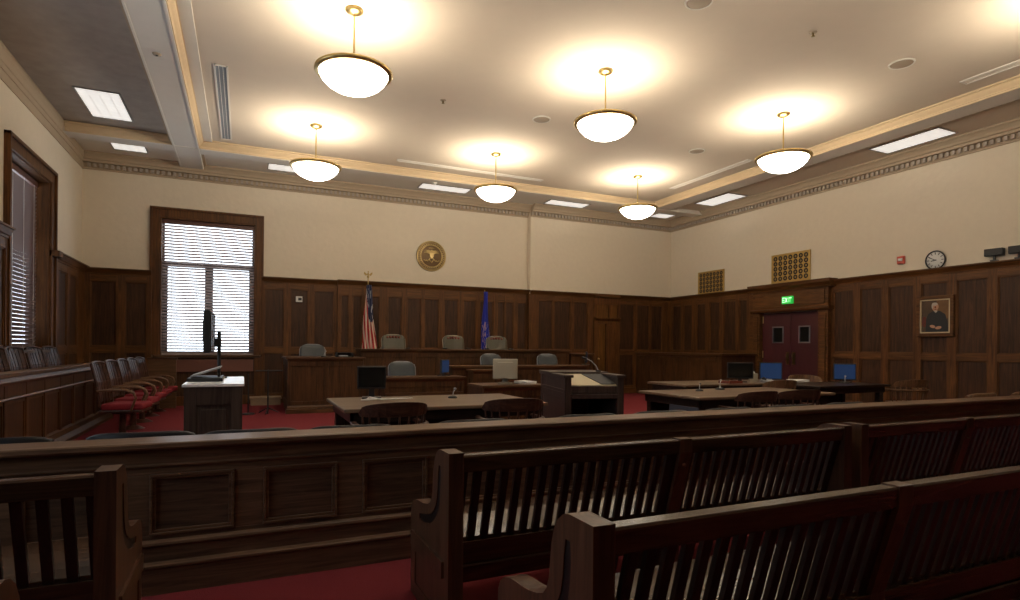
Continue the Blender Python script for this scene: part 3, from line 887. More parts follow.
def jury_chair():
    t = thing('jury_chair', 'x', 'chair')
    m = MB(); m.cyl((0, 0, .0), (0, 0, .05), .16, .07, 20).cyl((0, 0, .04), (0, 0, .36), .045, .035, 14).cyl((0, 0, .33), (0, 0, .37), .13, .16, 16); m.build('pedestal', M['chairw'], t)
    MB().box(-.25, .25, -.22, .30, .355, .395).build('seat_frame', M['chairw'], t, bevel=.015)
    MB().box(-.25, .25, -.2, .31, .39, .48).build('seat_cushion', M['redseat'], t, bevel=.03)
    bk = MB(); K = 6
    for i in range(K):
        u0 = -.25 + .5 * i / K + .006; u1 = u0 + .5 / K - .012
        cv = lambda u: -.03 * math.cos(u / .25 * PI / 2)
        for (z0, z1, y0, y1) in ((.5, .78, -.2, -.235), (.78, 1.03, -.235, -.30)):
            vs = []
            for z, y in ((z0, y0), (z1, y1)):
                for u in (u0, u1):
                    for dd in (0, .022): vs.append((u, y + cv(u) - dd, z))
            bk.add(vs, [(0, 1, 3, 2), (4, 6, 7, 5), (0, 4, 5, 1), (2, 3, 7, 6), (0, 2, 6, 4), (1, 5, 7, 3)])
    bk.build('backrest', M['chairw'], t, bevel=.005)
    c = MB(); c.tube([(-.26, -.30, 1.02), (-.14, -.325, 1.045), (0, -.335, 1.05), (.14, -.325, 1.045), (.26, -.30, 1.02)], .018, n=8)
    c.tube([(-.25, -.20, .44), (-.26, -.235, .75), (-.26, -.30, 1.02)], .017).tube([(.25, -.20, .44), (.26, -.235, .75), (.26, -.30, 1.02)], .017)
    c.build('back_frame', M['chairw'], t)
    for sx in (-1, 1):
        MB().tube([(sx * .27, -.235, .66), (sx * .28, -.05, .675), (sx * .285, .12, .67), (sx * .285, .21, .63), (sx * .28, .235, .56), (sx * .265, .2, .47), (sx * .255, .17, .38)], [.014, .02, .022, .02, .017, .016, .015]).build('armrest', M['chairl'], t)
    return t


jc = jury_chair(); uj = [False]
for k, (x, y, lb) in enumerate([(-1.54, 9.75, 'nearest red-cushioned jury chair of the front row'), (-1.54, 10.62, 'second red-cushioned jury chair of the front row from the camera'),
                                (-1.54, 11.5, 'middle red-cushioned jury chair of the front row'), (-1.54, 12.38, 'fourth red-cushioned jury chair, before the back window'),
                                (-1.52, 13.2, 'farthest red-cushioned jury chair beneath the back window')]):
    place(jc, uj, (x, y, 0), math.radians(-97), lb, 'front row of jury chairs')
for k, (x, y, lb) in enumerate([(-2.58, 9.4, 'raised jury chair at the left picture edge behind the panelled box'), (-2.58, 10.1, 'raised jury chair below the side window, second from left edge'),
                                (-2.58, 10.95, 'raised jury chair behind the box, third from left edge'), (-2.58, 11.75, 'raised jury chair farthest from the camera behind the panelled box')]):
    place(jc, uj, (x, y, .2), math.radians(-96), lb, 'raised row of jury chairs')

# jury box
jb = thing('jury_box', 'dark panelled front of the raised jury box along the left wall', 'jury box', (-2.2, 9, 0))
Y0, Y1 = -4.2, 3.3     # local y
MB().box(-.06, 0, Y0, Y1, 0, .95).build('front_panel', M['wp'], jb)
struct(MB().box(XL, -2.265, 9 + Y0, 9 + Y1, 0, .2).build('floor_jury', M['carpet']))
b = MB()
y = Y0
while y < Y1 - .2:
    b.box(-.005, .022, y, y + .09, .0, .95); b.box(-.002, .012, y + .09, y + .115, .14, .7); b.box(-.002, .012, y + .635, y + .66, .14, .7); b.box(-.002, .013, y + .115, y + .635, .14, .17); b.box(-.002, .013, y + .115, y + .635, .67, .7); y += .66
b.box(-.005, .018, Y0, Y1, .72, .95).box(-.005, .018, Y0, Y1, 0, .12)
b.build('frame_board', M['bench'], jb, bevel=.003)
b = MB(); b.box(-.13, .06, Y0, Y1 + .03, .955, .995).prism([(0, .86), (.03, .87), (.045, .9), (.03, .955), (0, .955)], Y0, Y1, 'Y').prism([(0, .70), (.025, .705), (.035, .72), (.025, .735), (0, .74)], Y0, Y1, 'Y')
b.build('cap', M['wcap'], jb, bevel=.004)
b = MB(); b.prism([(0, 0), (.12, 0), (.12, .05), (.06, .10), (.04, .16), (0, .18)], Y0, Y1, 'Y'); b.build('plinth', M['bench'], jb, bevel=.004)
# low end panel near the back window
t = thing('jury_end_panel', 'mid brown solid end panel past the last front-row jury chair', 'panel', (-1.5, 13.75, 0))
MB().box(-.25, .25, -.02, .02, 0, 1.0).build('board', M['wcap'], t, bevel=.004)
MB().box(-.27, .27, -.035, .035, 1.0, 1.03).build('cap', M['benchh'], t, bevel=.004)


# ------------------------------------------------------------------ office chairs
def office_chair(name, mat, tufted=False, w=.5):
    t = thing(name, 'x', 'chair')
    b = MB()
    for k in range(5):
        a = 2 * PI * k / 5; b.tube([(0, 0, .1), (.15 * math.cos(a), .15 * math.sin(a), .09), (.28 * math.cos(a), .28 * math.sin(a), .05)], [.03, .022, .015], n=6)
        b.ball((.28 * math.cos(a), .28 * math.sin(a), .028), .028, n=8)
    b.cyl((0, 0, .08), (0, 0, .42), .028)
    b.build('swivel_base', M['black'], t)
    MB().box(-w / 2, w / 2, -.22, .25, .42, .51).build('seat', mat, t, bevel=.035)
    h = w / 2
    def prof(z):   # half width of the back at height z, 0..1
        return h * (1 - max(0, (z - .78) / .22) ** 2.4 * .26) * (.86 + .14 * min(1, z / .3))
    v = []; fs = []; N = 14; K = 10; zz0, zz1 = .52, 1.0
    for side in (0, 1):
        for j in range(N + 1):
            z = j / N
            for i in range(K + 1):
                u = -1 + 2 * i / K
                ed = (1 - abs(u) ** 4) * (1 - max(0, (z - .8) / .2) ** 4)
                th = .02 + .03 * ed
                x = u * prof(z); y = -.24 - .07 * z + .05 * u * u + (th if side == 0 else -th)
                v.append((x, y, zz0 + (zz1 - zz0) * z))
    o = (N + 1) * (K + 1)
    for j in range(N):
        for i in range(K):
            a = j * (K + 1) + i
            fs.append((a, a + 1, a + K + 2, a + K + 1)); fs.append((o + a, o + a + K + 1, o + a + K + 2, o + a + 1))
    for i in range(K):
        fs.append((N * (K + 1) + i, N * (K + 1) + i + 1, o + N * (K + 1) + i + 1, o + N * (K + 1) + i)); fs.append((i, o + i, o + i + 1, i + 1))
    for j in range(N):
        a = j * (K + 1); fs.append((a, a + K + 1, o + a + K + 1, o + a)); a += K; fs.append((a, o + a, o + a + K + 1, a + K + 1))
    bk = MB().add(v, fs, 0, True).build('backrest', mat, t)
    pip = []
    for i in range(25):
        z = 1 - (1 - math.sin(PI * i / 24)) ** 2.2
        u = -math.cos(PI * i / 24)
        x = (prof(z)) * (1 if u > 0 else -1) * (min(1, abs(u) * 1.2)); y = -.24 - .07 * z + .05 * min(1, u * u)
        pip.append((x, y + .0, zz0 + (zz1 - zz0) * z + .006))
    MB().tube(pip, .016 if not tufted else .014, n=6).build('edge_piping', M['grey'] if not tufted else M['beige'], bk)
    if tufted:
        tf = MB()
        for i in range(5):
            u = -.7 + 1.4 * i / 4
            tf.ball((u * h * .75, -.268, .955 - .03 * u * u), (.040, .042, .038), n=10)
        tf.build('tufted_roll', M['redbrown'], bk)
    for sx in (-1, 1):
        MB().tube([(sx * h, -.22, .66), (sx * (h + .04), -.1, .69), (sx * (h + .04), .12, .68), (sx * (h + .02), .16, .6), (sx * (h - .02), .1, .47)], [.02, .024, .024, .018, .016], n=8).build('armrest', M['black'], t)
    return t


og = office_chair('office_chair', M['greyv']); ug = [False]
for x, y, z, rz, lb in [(1.33, 12.85, .32, 3.1, 'grey swivel chair rising behind the witness stand'),
                        (2.74, 10.85, 0, 3.0, 'grey swivel chair behind the low clerk desk'),
                        (5.12, 12.0, .14, 3.2, 'grey swivel chair below the judges bench, left one of the front pair'),
                        (6.53, 12.0, .14, 3.05, 'grey swivel chair below the judges bench beside the lectern')]:
    place(og, ug, (x, y, z), rz, lb, 'grey swivel chairs')
oj = office_chair('judge_chair', M['olivev'], True, .54); uu = [False]
for x, lb in [(3.18, 'olive leather judge chair with tufted top, left of three on the bench'), (4.67, 'olive leather judge chair with tufted top, middle of three, left of the blue flag'), (5.78, 'olive leather judge chair with tufted top, right of the blue flag')]:
    place(oj, uu, (x, 13.3, .57), PI + random.uniform(-.1, .1), lb, 'judge chairs')


# ------------------------------------------------------------------ panelled joinery: box with stiles, cap, plinth
def joinery(name, label, cat, x0, x1, y0, y1, z1, npan, z0=0.0, cap=.05, plinth=.12, step=0, mat='bench', capm='benchh', sides=True):
    t = thing(name, label, cat, ((x0 + x1) / 2, y0, z0))
    hw = (x1 - x0) / 2; dp = y1 - y0; H = z1 - z0 - .04
    b = MB(); b.box(-hw, hw, .0, .04, 0, H)
    if sides: b.box(-hw, -hw + .04, 0, dp, 0, H).box(hw - .04, hw, 0, dp, 0, H)
    b.build('carcass', M[mat], t)
    f = MB(); sw = .09; W = 2 * hw
    for k in range(npan + 1):
        c = -hw + W * k / npan; f.box(max(-hw, c - sw / 2), min(hw, c + sw / 2), -.02, 0, plinth, H)
    f.box(-hw, hw, -.018, 0, H - .14, H).box(-hw, hw, -.018, 0, plinth, plinth + .08)
    if sides:
        for s in (-1, 1):
            xx0, xx1 = (hw, hw + .018) if s > 0 else (-hw - .018, -hw)
            f.box(xx0, xx1, -.02, .08, plinth, H).box(xx0, xx1, dp - .09, dp, plinth, H).box(xx0, xx1, .08, dp - .09, H - .14, H).box(xx0, xx1, .08, dp - .09, plinth, plinth + .08)
    f.build('frame_board', M[mat], t, bevel=.004)
    p = MB(); g = .02
    p.prism([(g, 0), (-.05, 0), (-.05, plinth - .03), (-.03, plinth), (g, plinth)], -hw - .02, hw + .02, 'X')
    if step: p.box(-hw - .05, hw + .05, -.16, .0, 0, plinth * .6)
    p.build('plinth', M[capm], t, bevel=.004)
    c = MB(); c.box(-hw - cap, hw + cap, -cap - .02, dp, H, H + .04)
    c.prism([(0, H - .05), (-.02, H - .045), (-.035, H), (0, H)], -hw - .01, hw + .01, 'X')
    c.build('cap', M[capm], t, bevel=.005)
    return t


joinery('witness_stand', 'square panelled oak witness stand left of the bench', 'witness stand', .79, 2.19, 12.0, 13.3, 1.08, 2, plinth=.14, step=1)
struct(MB().box(.85, 2.13, 12.05, 13.5, 0, .32).build('floor_witness', M['carpet']))
struct(MB().box(3.7, 7.3, 11.7, 12.45, 0, .14).build('floor_clerk', M['carpet']))
jd = joinery('judge_bench', 'long raised oak judges bench in front of the flags', 'bench', 2.26, 7.28, 12.5, 13.0, 1.25, 9)
struct(MB().box(2.3, 7.24, 12.56, 14.05, 0, .56).build('floor_dais', M['carpet']))
joinery('bench_wing', 'lower wing of the judges bench at its right end', 'bench', 7.36, 7.95, 12.5, 13.2, 1.17, 1)
joinery('front_desk', 'lower oak desk tier in front of the judges bench', 'desk', 3.80, 6.9, 11.1, 11.65, .92, 6)
joinery('clerk_stand', 'small square oak stand standing forward of the desk tier', 'desk', 4.12, 4.85, 10.75, 11.05, .86, 1)
ck = joinery('clerk_desk', 'low oak clerk desk behind the dark monitor on the near table', 'desk', 2.22, 3.62, 10.0, 10.5, .77, 2)
b = MB(); b.box(-.70, .70, -.04, -.02, .44, .50); b.build('carved_band', M['benchh'], ck)
joinery('recorder_desk', 'low oak desk carrying the beige monitor and papers', 'desk', 3.20, 4.15, 7.9, 8.5, .745, 2)
# side enclosure along the right wall
t = thing('side_enclosure', 'waist-high panelled oak enclosure in front of the right wall', 'enclosure', (10.5, 12.5, 0))
MB().box(0, .05, -1.8, 1.6, 0, 1.15).build('front_panel', M['bench'], t)
MB().box(.05, 1.2, -1.8, -1.75, 0, 1.15).build('return_panel', M['wp'], t)
b = MB()
for k in range(7):
    y = -1.8 + 3.3 * k / 6; b.box(-.02, 0, y, y + .1, .1, 1.15)
b.box(-.018, 0, -1.8, 1.6, 1.0, 1.15).box(-.018, 0, -1.8, 1.6, .0, .15).box(-.02, 0, 0.3, .36, .1, 1.1)
b.build('frame_board', M['bench'], t, bevel=.004)
MB().box(-.06, .1, -1.86, 1.6, 1.15, 1.2).box(.1, 1.18, -1.86, -1.72, 1.15, 1.2).prism([(0, 1.09), (-.03, 1.1), (-.04, 1.15), (0, 1.15)], -1.62, 1.6, 'Y').build('cap', M['benchh'], t, bevel=.005)

# ------------------------------------------------------------------ tables
def table(label, x0, x1, y0, y1, z=.75, top='table', over=.1, body='tabled', modesty=True, panels=('l',)):
    t = thing('counsel_table', label, 'table', ((x0 + x1) / 2, (y0 + y1) / 2, 0))
    hx, hy = (x1 - x0) / 2, (y1 - y0) / 2
    MB().box(-hx, hx, -hy, hy, z - .035, z).build('table_top', M[top], t, bevel=.008)
    MB().box(-hx + .06, hx - .06, -hy + .06, -hy + .09, z - .13, z - .035).box(-hx + .06, hx - .06, hy - .09, hy - .06, z - .13, z - .035).box(-hx + .06, -hx + .09, -hy + .06, hy - .06, z - .13, z - .035).box(hx - .09, hx - .06, -hy + .06, hy - .06, z - .13, z - .035).build('apron', M[body], t, bevel=.004)
    for sx in (-1, 1):
        for sy in (-1, 1):
            MB().box(sx * (hx - .12) - .045, sx * (hx - .12) + .045, sy * (hy - .12) - .045, sy * (hy - .12) + .045, 0, z - .035).build('leg', M[body], t, bevel=.008)
    if modesty: MB().box(-hx + .16, hx - .16, hy - .14, hy - .12, .18, z - .035).build('modesty_panel', M[body], t)
    return t


table('near counsel table with pale brown top in front of the clerk desk', .80, 2.80, 5.2, 6.42)
table('long pale brown counsel table right of the lectern', 4.72, 7.0, 5.15, 6.28)
table('pale brown table carrying the black and blue screens', 6.15, 9.0, 7.0, 7.95, modesty=False)
table('dark far table with a blue screen near the right wall', 7.95, 9.62, 6.1, 7.0, top='tabled')
# pedestal drawers under the long table
t = thing('file_pedestal', 'dark blue grey drawer pedestal under the long table', 'cabinet', (4.90, 5.44, 0))
MB().box(-.12, .2, -.2, .3, 0, .62).build('body', plain('blue grey steel', (0.06, 0.07, 0.10), 0.45), t, bevel=.005)
for z in (.04, .24, .43): MB().box(-.11, .19, -.215, -.2, z, z + .17).build('drawer', M['dgrey'], t, bevel=.004)
t = thing('waste_bin', 'small black waste bin on the carpet under the dark far table', 'waste bin', (8.35, 6.3, 0))
MB().lathe([(0, 0), (.11, 0), (.14, .32), (.145, .325), (.13, .31), (.10, .02)], n=20).build('bin_body', M['black'], t)
MB().lathe([(.138, .31), (.148, .315), (.148, .33), (.138, .33)], n=20).build('rim', M['dgrey'], t)

# ------------------------------------------------------------------ lectern
L = thing('lectern', 'big open-backed oak lectern with a cream sloping board', 'lectern', (3.262, 5.65, 0), math.radians(-13.8))
LW_, LD = .665, 1.12
for x in (0, LW_ - .05):
    e = MB(); e.box(x, x + .05, 0, LD, 0, .97)
    e.box(x - .012, x + .062, -.01, .07, 0, .97).box(x - .012, x + .062, LD - .08, LD + .01, 0, .97)
    e.box(x - .014, x + .064, .0, LD, .80, .835).box(x - .012, x + .062, 0, LD, .0, .12).box(x - .012, x + .062, 0, LD, .72, .80)
    e.build('side_panel', M['lect'], L, bevel=.004)
    MB().box(x - .03, x + .08, -.035, LD + .03, .97, 1.0).build('side_cap', M['lect'], L, bevel=.005)
MB().box(.05, LW_ - .05, LD - .04, LD, 0, 1.0).build('front_panel', M['lect'], L)
MB().box(-.03, LW_ + .03, .55, LD + .04, .985, 1.012).build('top', M['lect'], L, bevel=.005)
MB().prism([(.03, .865), (.03, .885), (.56, .99), (.56, .97)], .05, LW_ - .05, 'X').build('sloping_board', M['cream'], L)
MB().add([(.43, .04, .892), (.60, .04, .892), (.60, .5, .984), (.34, .5, .984), (.43, .04, .898), (.60, .04, .898), (.60, .5, .990), (.34, .5, .990)],
         [(0, 3, 2, 1), (4, 5, 6, 7), (0, 1, 5, 4), (1, 2, 6, 5), (2, 3, 7, 6), (3, 0, 4, 7)]).build('microphone_shadow', M['dgrey'], L)  # dark sheet painting the microphone's shadow onto the sloping board
MB().box(.05, LW_ - .05, .0, .03, .79, .875).box(.05, LW_ - .05, .0, .9, .74, .765).box(.05, LW_ - .05, -.02, .02, .735, .785).build('shelf_rail', M['lect'], L, bevel=.004)
MB().box(.05, LW_ - .05, .02, .92, .04, .07).build('bottom_shelf', M['lect'], L)
mc = thing('gooseneck_microphone', 'thin gooseneck microphone leaning over the lectern board', 'microphone', (0, 0, 0))
mc.location = (3.98, 6.1, 1.0)
MB().cyl((0, 0, .013), (0, 0, .03), .035).build('base', M['black'], mc)
MB().tube([(0, 0, .02), (-.02, .02, .08), (-.07, .05, .14), (-.12, .08, .17)], .006).build('neck', M['steel'], mc)
MB().tube([(-.12, .08, .17), (-.17, .11, .185)], .013).build('capsule', M['black'], mc)


# ------------------------------------------------------------------ screens and desk things
def monitor(name, label, loc, rz, w, h, scr='screen', body='black', stand=.1, back=None):
    t = thing(name, label, 'monitor', loc, rz)
    MB().box(-w / 2, w / 2, 0, .035, stand, stand + h).build('casing', M[body], t, bevel=.006)
    MB().box(-w / 2 + .015, w / 2 - .015, -.004, .002, stand + .02, stand + h - .015).build('screen', M[scr], t)
    s = MB(); s.box(-.1, .1, -.05, .12, 0, .015).box(-.03, .03, .03, .055, .01, stand + .05); s.build('stand', M[body], t, bevel=.004)
    return t


monitor('flat_monitor', 'dark monitor standing on the near counsel table', (1.235, 6.22, .75), -.2, .30, .24)
monitor('flat_monitor', 'black screen on the pale table before the right wall panelling', (7.62, 7.35, .75), -.6, .42, .27, stand=.06)
monitor('flat_monitor', 'blue lit screen directly in front of the red double door', (8.33, 7.35, .75), -.6, .37, .30, scr='bluescr', stand=.03)
monitor('flat_monitor', 'blue lit screen on the dark far table', (9.40, 6.75, .75), -.7, .35, .28, scr='bluescr', stand=.04)
t = thing('crt_monitor', 'beige boxy monitor seen from behind beside the lectern', 'monitor', (3.64, 8.15, .745), -.42)
MB().box(-.19, .19, 0, .06, .07, .38).prism([(-.15, .09), (.15, .09), (.12, .33), (-.12, .33)], -.16, .02, 'Y').build('casing', M['beige'], t, bevel=.012)
MB().box(-.17, .17, .058, .066, .10, .36).build('screen', M['screen'], t)
MB().lathe([(0, 0), (.12, 0), (.11, .02), (.05, .03), (.04, .08), (0, .08)], n=20).build('swivel_stand', M['beige'], t)
for loc, rz, lb in (((3.36, 10.2, .77), .85, 'slim monitor seen nearly edge-on at the clerk desk'), ((7.10, 11.35, .92), 1.0, 'slim bluish monitor seen nearly edge-on behind the lectern')):
    m_ = monitor('desk_monitor', lb, loc, rz, .34, .25, scr='bluescr', stand=.05)

t = thing('wall_monitor', 'tall flat television seen edge-on before the back window', 'television', (-.33, 6.95, .95), math.radians(89))
MB().box(-.36, .36, -.03, .03, .27, .70).build('casing', M['black'], t, bevel=.008)
MB().box(-.34, .34, -.036, -.028, .29, .68).build('screen', M['screen'], t)
MB().box(-.12, .12, .03, .055, .38, .6).build('mount_plate', M['black'], t, bevel=.005)
t = thing('monitor_pole', 'black pole standing on the grey cabinet beside the television', 'pole', (-.235, 6.95, .95))
MB().cyl((0, 0, 0), (0, 0, .5), .018).build('pole', M['black'], t)
MB().lathe([(0, 0), (.08, 0), (.08, .012), (.02, .02), (0, .02)], n=20).build('base', M['black'], t)
MB().box(-.05, .02, -.02, .02, .33, .42).build('bracket', M['black'], t)
ct = thing('evidence_cabinet', 'grey brown panelled cabinet with a glossy top, window sheen painted white', 'cabinet', (-.24, 5.88, 0))
b = MB(); b.box(-.23, .23, .02, 1.3, .05, .925); b.build('carcass', M['cart'], ct, bevel=.004)
b = MB(); b.box(-.235, -.14, 0, .03, .05, .925).box(.14, .235, 0, .03, .05, .925).box(-.14, .14, 0, .03, .76, .925).box(-.14, .14, 0, .03, .05, .15).box(-.24, .24, -.005, .02, .0, .07); b.build('front_frame', M['cart'], ct, bevel=.004)
b = MB(); b.box(-.10, .10, .008, .02, .19, .72); b.build('front_panel', M['cart'], ct, bevel=.006)
MB().box(-.25, .25, -.02, 1.32, .925, .95).build('cabinet_top', M['glossw'], ct, bevel=.004)  # white base colour paints the window's sheen onto the top
t = thing('visualiser', 'black flat box with a grey sloping lid on the cabinet top', 'device', (-.33, 6.35, .95))
MB().box(-.15, .15, -.1, .45, 0, .035).build('base', M['black'], t, bevel=.005)
MB().prism([(-.13, .037), (.13, .125), (.13, .14), (-.13, .052)], -.05, .4, 'Y').build('sloping_lid', M['grey'], t, bevel=.004)
MB().box(.10, .12, .1, .3, .03, .115).build('prop', M['black'], t)

# desk microphones and small things
def desk_mic(label, loc, s=1.0):
    t = thing('table_microphone', label, 'microphone', loc)
    MB().lathe([(0, 0), (.05 * s, 0), (.05 * s, .012), (.03 * s, .025), (0, .028)], n=18).build('base', M['black'], t)
    MB().tube([(0, 0, .02), (.01, .01, .06 * s), (.03, .02, .09 * s)], .006).build('neck', M['steel'], t)
    MB().ball((.035, .022, .095 * s), .016, n=10).build('capsule', M['grey'], t)
    return t


desk_mic('small microphone at the middle of the near counsel table', (2.06, 6.0, .75))
desk_mic('small microphone near the left end of the long table', (5.45, 5.95, .75))
desk_mic('small microphone farther back on the long table', (5.95, 6.1, .75), 1.3)
desk_mic('microphone on the dark far table beside the blue screen', (9.2, 6.6, .75), 1.2)
t = thing('cable_bundle', 'pale loose cables lying under the dark monitor', 'cable', (1.3, 5.98, .75))
b = MB()
for k in range(3):
    b.tube([(-.22 + .03 * k, .02 * k, .008), (-.12, -.04 + .05 * k, .012 + .01 * k), (-.02, .04 - .03 * k, .01), (.12, -.02 + .02 * k, .012), (.24 + .04 * k, .03, .008)], .006, n=6)
b.build('cable', M['white'], t)
t = thing('telephone', 'small pale desk telephone left of the blue screen', 'telephone', (8.0, 7.13, .75), -.5)
MB().prism([(-.08, 0), (.08, 0), (.08, .06), (-.08, .025)], -.09, .09, 'X').build('body', M['grey'], t, bevel=.006)
MB().tube([(-.06, -.09, .06), (-.06, 0, .075), (-.06, .09, .06)], .016).build('handset', M['black'], t)
t = thing('tissue_box', 'pale upright box between the black and blue screens', 'box', (8.02, 7.45, .75), -.5)
MB().box(-.06, .06, -.06, .06, 0, .14).build('carton', M['beige'], t, bevel=.004)
MB().prism([(-.03, .14), (.03, .14), (.01, .18), (-.02, .17)], -.01, .01, 'Y').build('tissue', M['white'], t)
for i, (loc, rz, lb) in enumerate([((3.98, 8.15, .745), .2, 'white stack of papers beside the beige monitor'), ((8.72, 7.13, .75), 1.5, 'loose white papers below the blue screen by the red door')]):
    t = thing('paper_stack', lb, 'papers', loc, rz)
    b = MB()
    for k in range(5): b.box(-.105, .105, -.15, .15, k * .008, k * .008 + .007, 0, Matrix.Rotation(random.uniform(-.12, .12), 4, 'Z'))
    b.build('sheets', M['paper'], t)
t = thing('law_book', 'reddish book lying on the pale table near the black screen', 'book', (7.2, 7.15, .75), .1)
MB().box(-.16, .16, -.11, .11, 0, .045).build('cover', M['redbrown'], t, bevel=.004)
MB().box(-.15, .165, -.10, .10, .006, .039).build('page_block', M['paper'], t)
t = thing('document_tray', 'black tray on the corner of the witness stand', 'tray', (1.86, 12.15, 1.08))
MB().box(-.16, .16, -.12, .12, 0, .015).box(-.16, .16, .105, .12, 0, .09).box(-.16, -.145, -.12, .12, 0, .09).box(.145, .16, -.12, .12, 0, .09).box(-.16, .16, -.12, .12, .08, .09).build('tray_body', M['black'], t)
MB().box(-.11, .05, -.125, .08, .018, .035).build('sheets', M['paper'], t)
t = desk_mic('microphone on the front ledge of the witness stand', (1.45, 12.05, 1.08), 1.2)

# music-stand like metal easel and pale step beside the witness stand
t = thing('metal_easel', 'thin black metal stand between the window and the witness stand', 'stand', (.43, 12.0, 0))
b = MB(); b.tube([(-.22, 0, .82), (.26, 0, .82)], .012); b.build('cross_bar', M['black'], t)
b = MB(); b.cyl((0, 0, .0), (0, 0, .84), .014); b.build('pole', M['black'], t)
for a in (.3, 2.4, 4.5): MB().tube([(0, 0, .12), (.2 * math.cos(a), .2 * math.sin(a), .02)], .01).build('foot', M['black'], t)
t = thing('microphone_stand', 'short thin pole stand left of the metal easel', 'stand', (.09, 12.05, 0))
MB().cyl((0, 0, .02), (0, 0, .75), .011).build('pole', M['black'], t)
MB().lathe([(0, 0), (.12, 0), (.12, .02), (.02, .03), (0, .03)], n=20).build('base', M['black'], t)
t = thing('wooden_step', 'pale brown low step against the wall left of the witness stand', 'step', (.45, 13.95, 0))
MB().box(-.32, .32, -.2, .2, .13, .17).build('tread', M['stone'], t, bevel=.005)
MB().box(-.30, .30, -.18, -.15, 0, .13).box(-.3, -.27, -.15, .2, 0, .13).box(.27, .3, -.15, .2, 0, .13).build('riser', M['stone'], t)


# ------------------------------------------------------------------ flags
def flag(name, label, x, y, z0, pole_top, ftop, fbot, wtop, wbot, m, finial):
    t = thing(name, label, 'flag', (x, y, z0))
    H = pole_top - z0
    MB().lathe([(0, 0), (.15, 0), (.15, .02), (.06, .05), (.03, .09), (0, .09)], n=20).build('base', M['brass'], t)
    MB().cyl((0, 0, .05), (0, 0, H), .013).build('pole', M['brass'] if finial == 'eagle' else M['chairl'], t)
    f = MB()
    if finial == 'eagle':
        f.ball((0, 0, H + .02), .03, n=10).ball((0, 0, H + .08), (.02, .02, .045), n=8).ball((0, -.01, H + .135), .016, n=8)
        f.prism([(-.01, H + .06), (-.09, H + .13), (-.10, H + .09), (-.06, H + .04)], -.01, .01, 'Y').prism([(.01, H + .06), (.09, H + .13), (.10, H + .09), (.06, H + .04)], -.01, .01, 'Y')
    else:
        f.ball((0, 0, H + .02), (.014, .014, .04), n=8)
    f.build('finial', M['gold'], t)

    def fn(u, v):
        ww = wbot + (wtop - wbot) * (v ** .8)
        z = (fbot - z0) + (ftop - fbot) * v
        a = u * 2 * PI * 3.5 + .7 * math.sin(v * 5)
        xx = (u - .42) * ww + .012 * math.sin(v * 9 + u * 6)
        yy = -.03 + .035 * math.sin(a) * (1 - .4 * v) - .05 * math.sin(PI * u)
        return (xx, yy, z - .05 * math.sin(PI * u) * (1 - v) + .02 * math.sin(u * 23) * (1 - v))
    g = MB().grid(fn, 48, 30); g.build('cloth', m, t, solid=.004)
    return t


flag('united_states_flag', 'furled flag with stars and red white stripes on a brass pole', 2.66, 13.92, .56, 2.92, 2.74, 1.05, .12, .40, M['usflag'], 'eagle')
flag('blue_flag', 'furled deep blue flag on a pole behind the judges bench', 5.62, 13.92, .56, 2.72, 2.72, 1.05, .09, .31, M['blueflag'], 'spear')

# ------------------------------------------------------------------ seal
t = thing('court_seal', 'round bronze eagle seal on the cream back wall', 'seal', (4.30, YB - .006, 3.59))
R = Matrix.Rotation(PI / 2, 4, 'X')
MB().lathe([(0, 0), (.385, 0), (.385, .02), (.36, .035), (.0, .03)], n=48, tf=R).build('disc', M['bronze'], t)
b = MB()
for r_, w_ in ((.372, .012), (.275, .008), (.345, .005)):
    b.tube([(r_ * math.cos(a * 2 * PI / 48), -.036, r_ * math.sin(a * 2 * PI / 48)) for a in range(48)], w_, n=6, closed=True)
b.build('ring', M['bronzel'], t)
b = MB()
for k in range(40):
    a = 2 * PI * k / 40
    tf = Matrix.Translation((.31 * math.cos(a), -.036, .31 * math.sin(a))) @ Matrix.Rotation(-a, 4, 'Y')
    h = .02 + .008 * (k % 3 == 0)
    b.box(-h, h, -.006, .006, -.014, -.006, 0, tf).box(-h, -h + .01, -.006, .006, -.014, .012, 0, tf)
b.build('lettering', M['bronzel'], t)
b = MB()
b.ball((0, -.045, .02), (.045, .02, .09), n=12).ball((0, -.05, .125), (.03, .02, .035), n=10).prism([(.02, .12), (.06, .115), (.025, .135)], -.055, -.04, 'Y')
b.prism([(-.05, .06), (.05, .06), (.05, -.02), (0, -.075), (-.05, -.02)], -.075, -.04, 'Y')
for s in (-1, 1):
    for k in range(6):
        a = math.radians(20 + 17 * k); ln = .17 + .02 * math.sin(k)
        px, pz = s * (.05 + ln * math.cos(a) * .9), .03 + ln * math.sin(a) * .75
        b.tube([(s * .04, -.045, .05), ((s * .04 + px) / 2, -.055, (.05 + pz) / 2 + .02), (px, -.045, pz)], [.018, .02, .008], n=6, sy=.6)
    b.tube([(s * .03, -.045, -.06), (s * .1, -.045, -.12), (s * .17, -.045, -.13)], [.016, .012, .008], n=6)
    for k in range(4): b.ball((s * (.1 + .03 * k), -.045, -.13 + .02 * (k % 2)), (.018, .01, .012), n=6)
b.tube([(-.05, -.04, -.1), (0, -.045, -.17), (.05, -.04, -.1)], .014, n=6)
for k in range(9): b.ball(((k % 5 - 2) * .03, -.042, .19 + .02 * (k // 5)), .009, n=6)
b.build('eagle_relief', M['bronzel'], t)

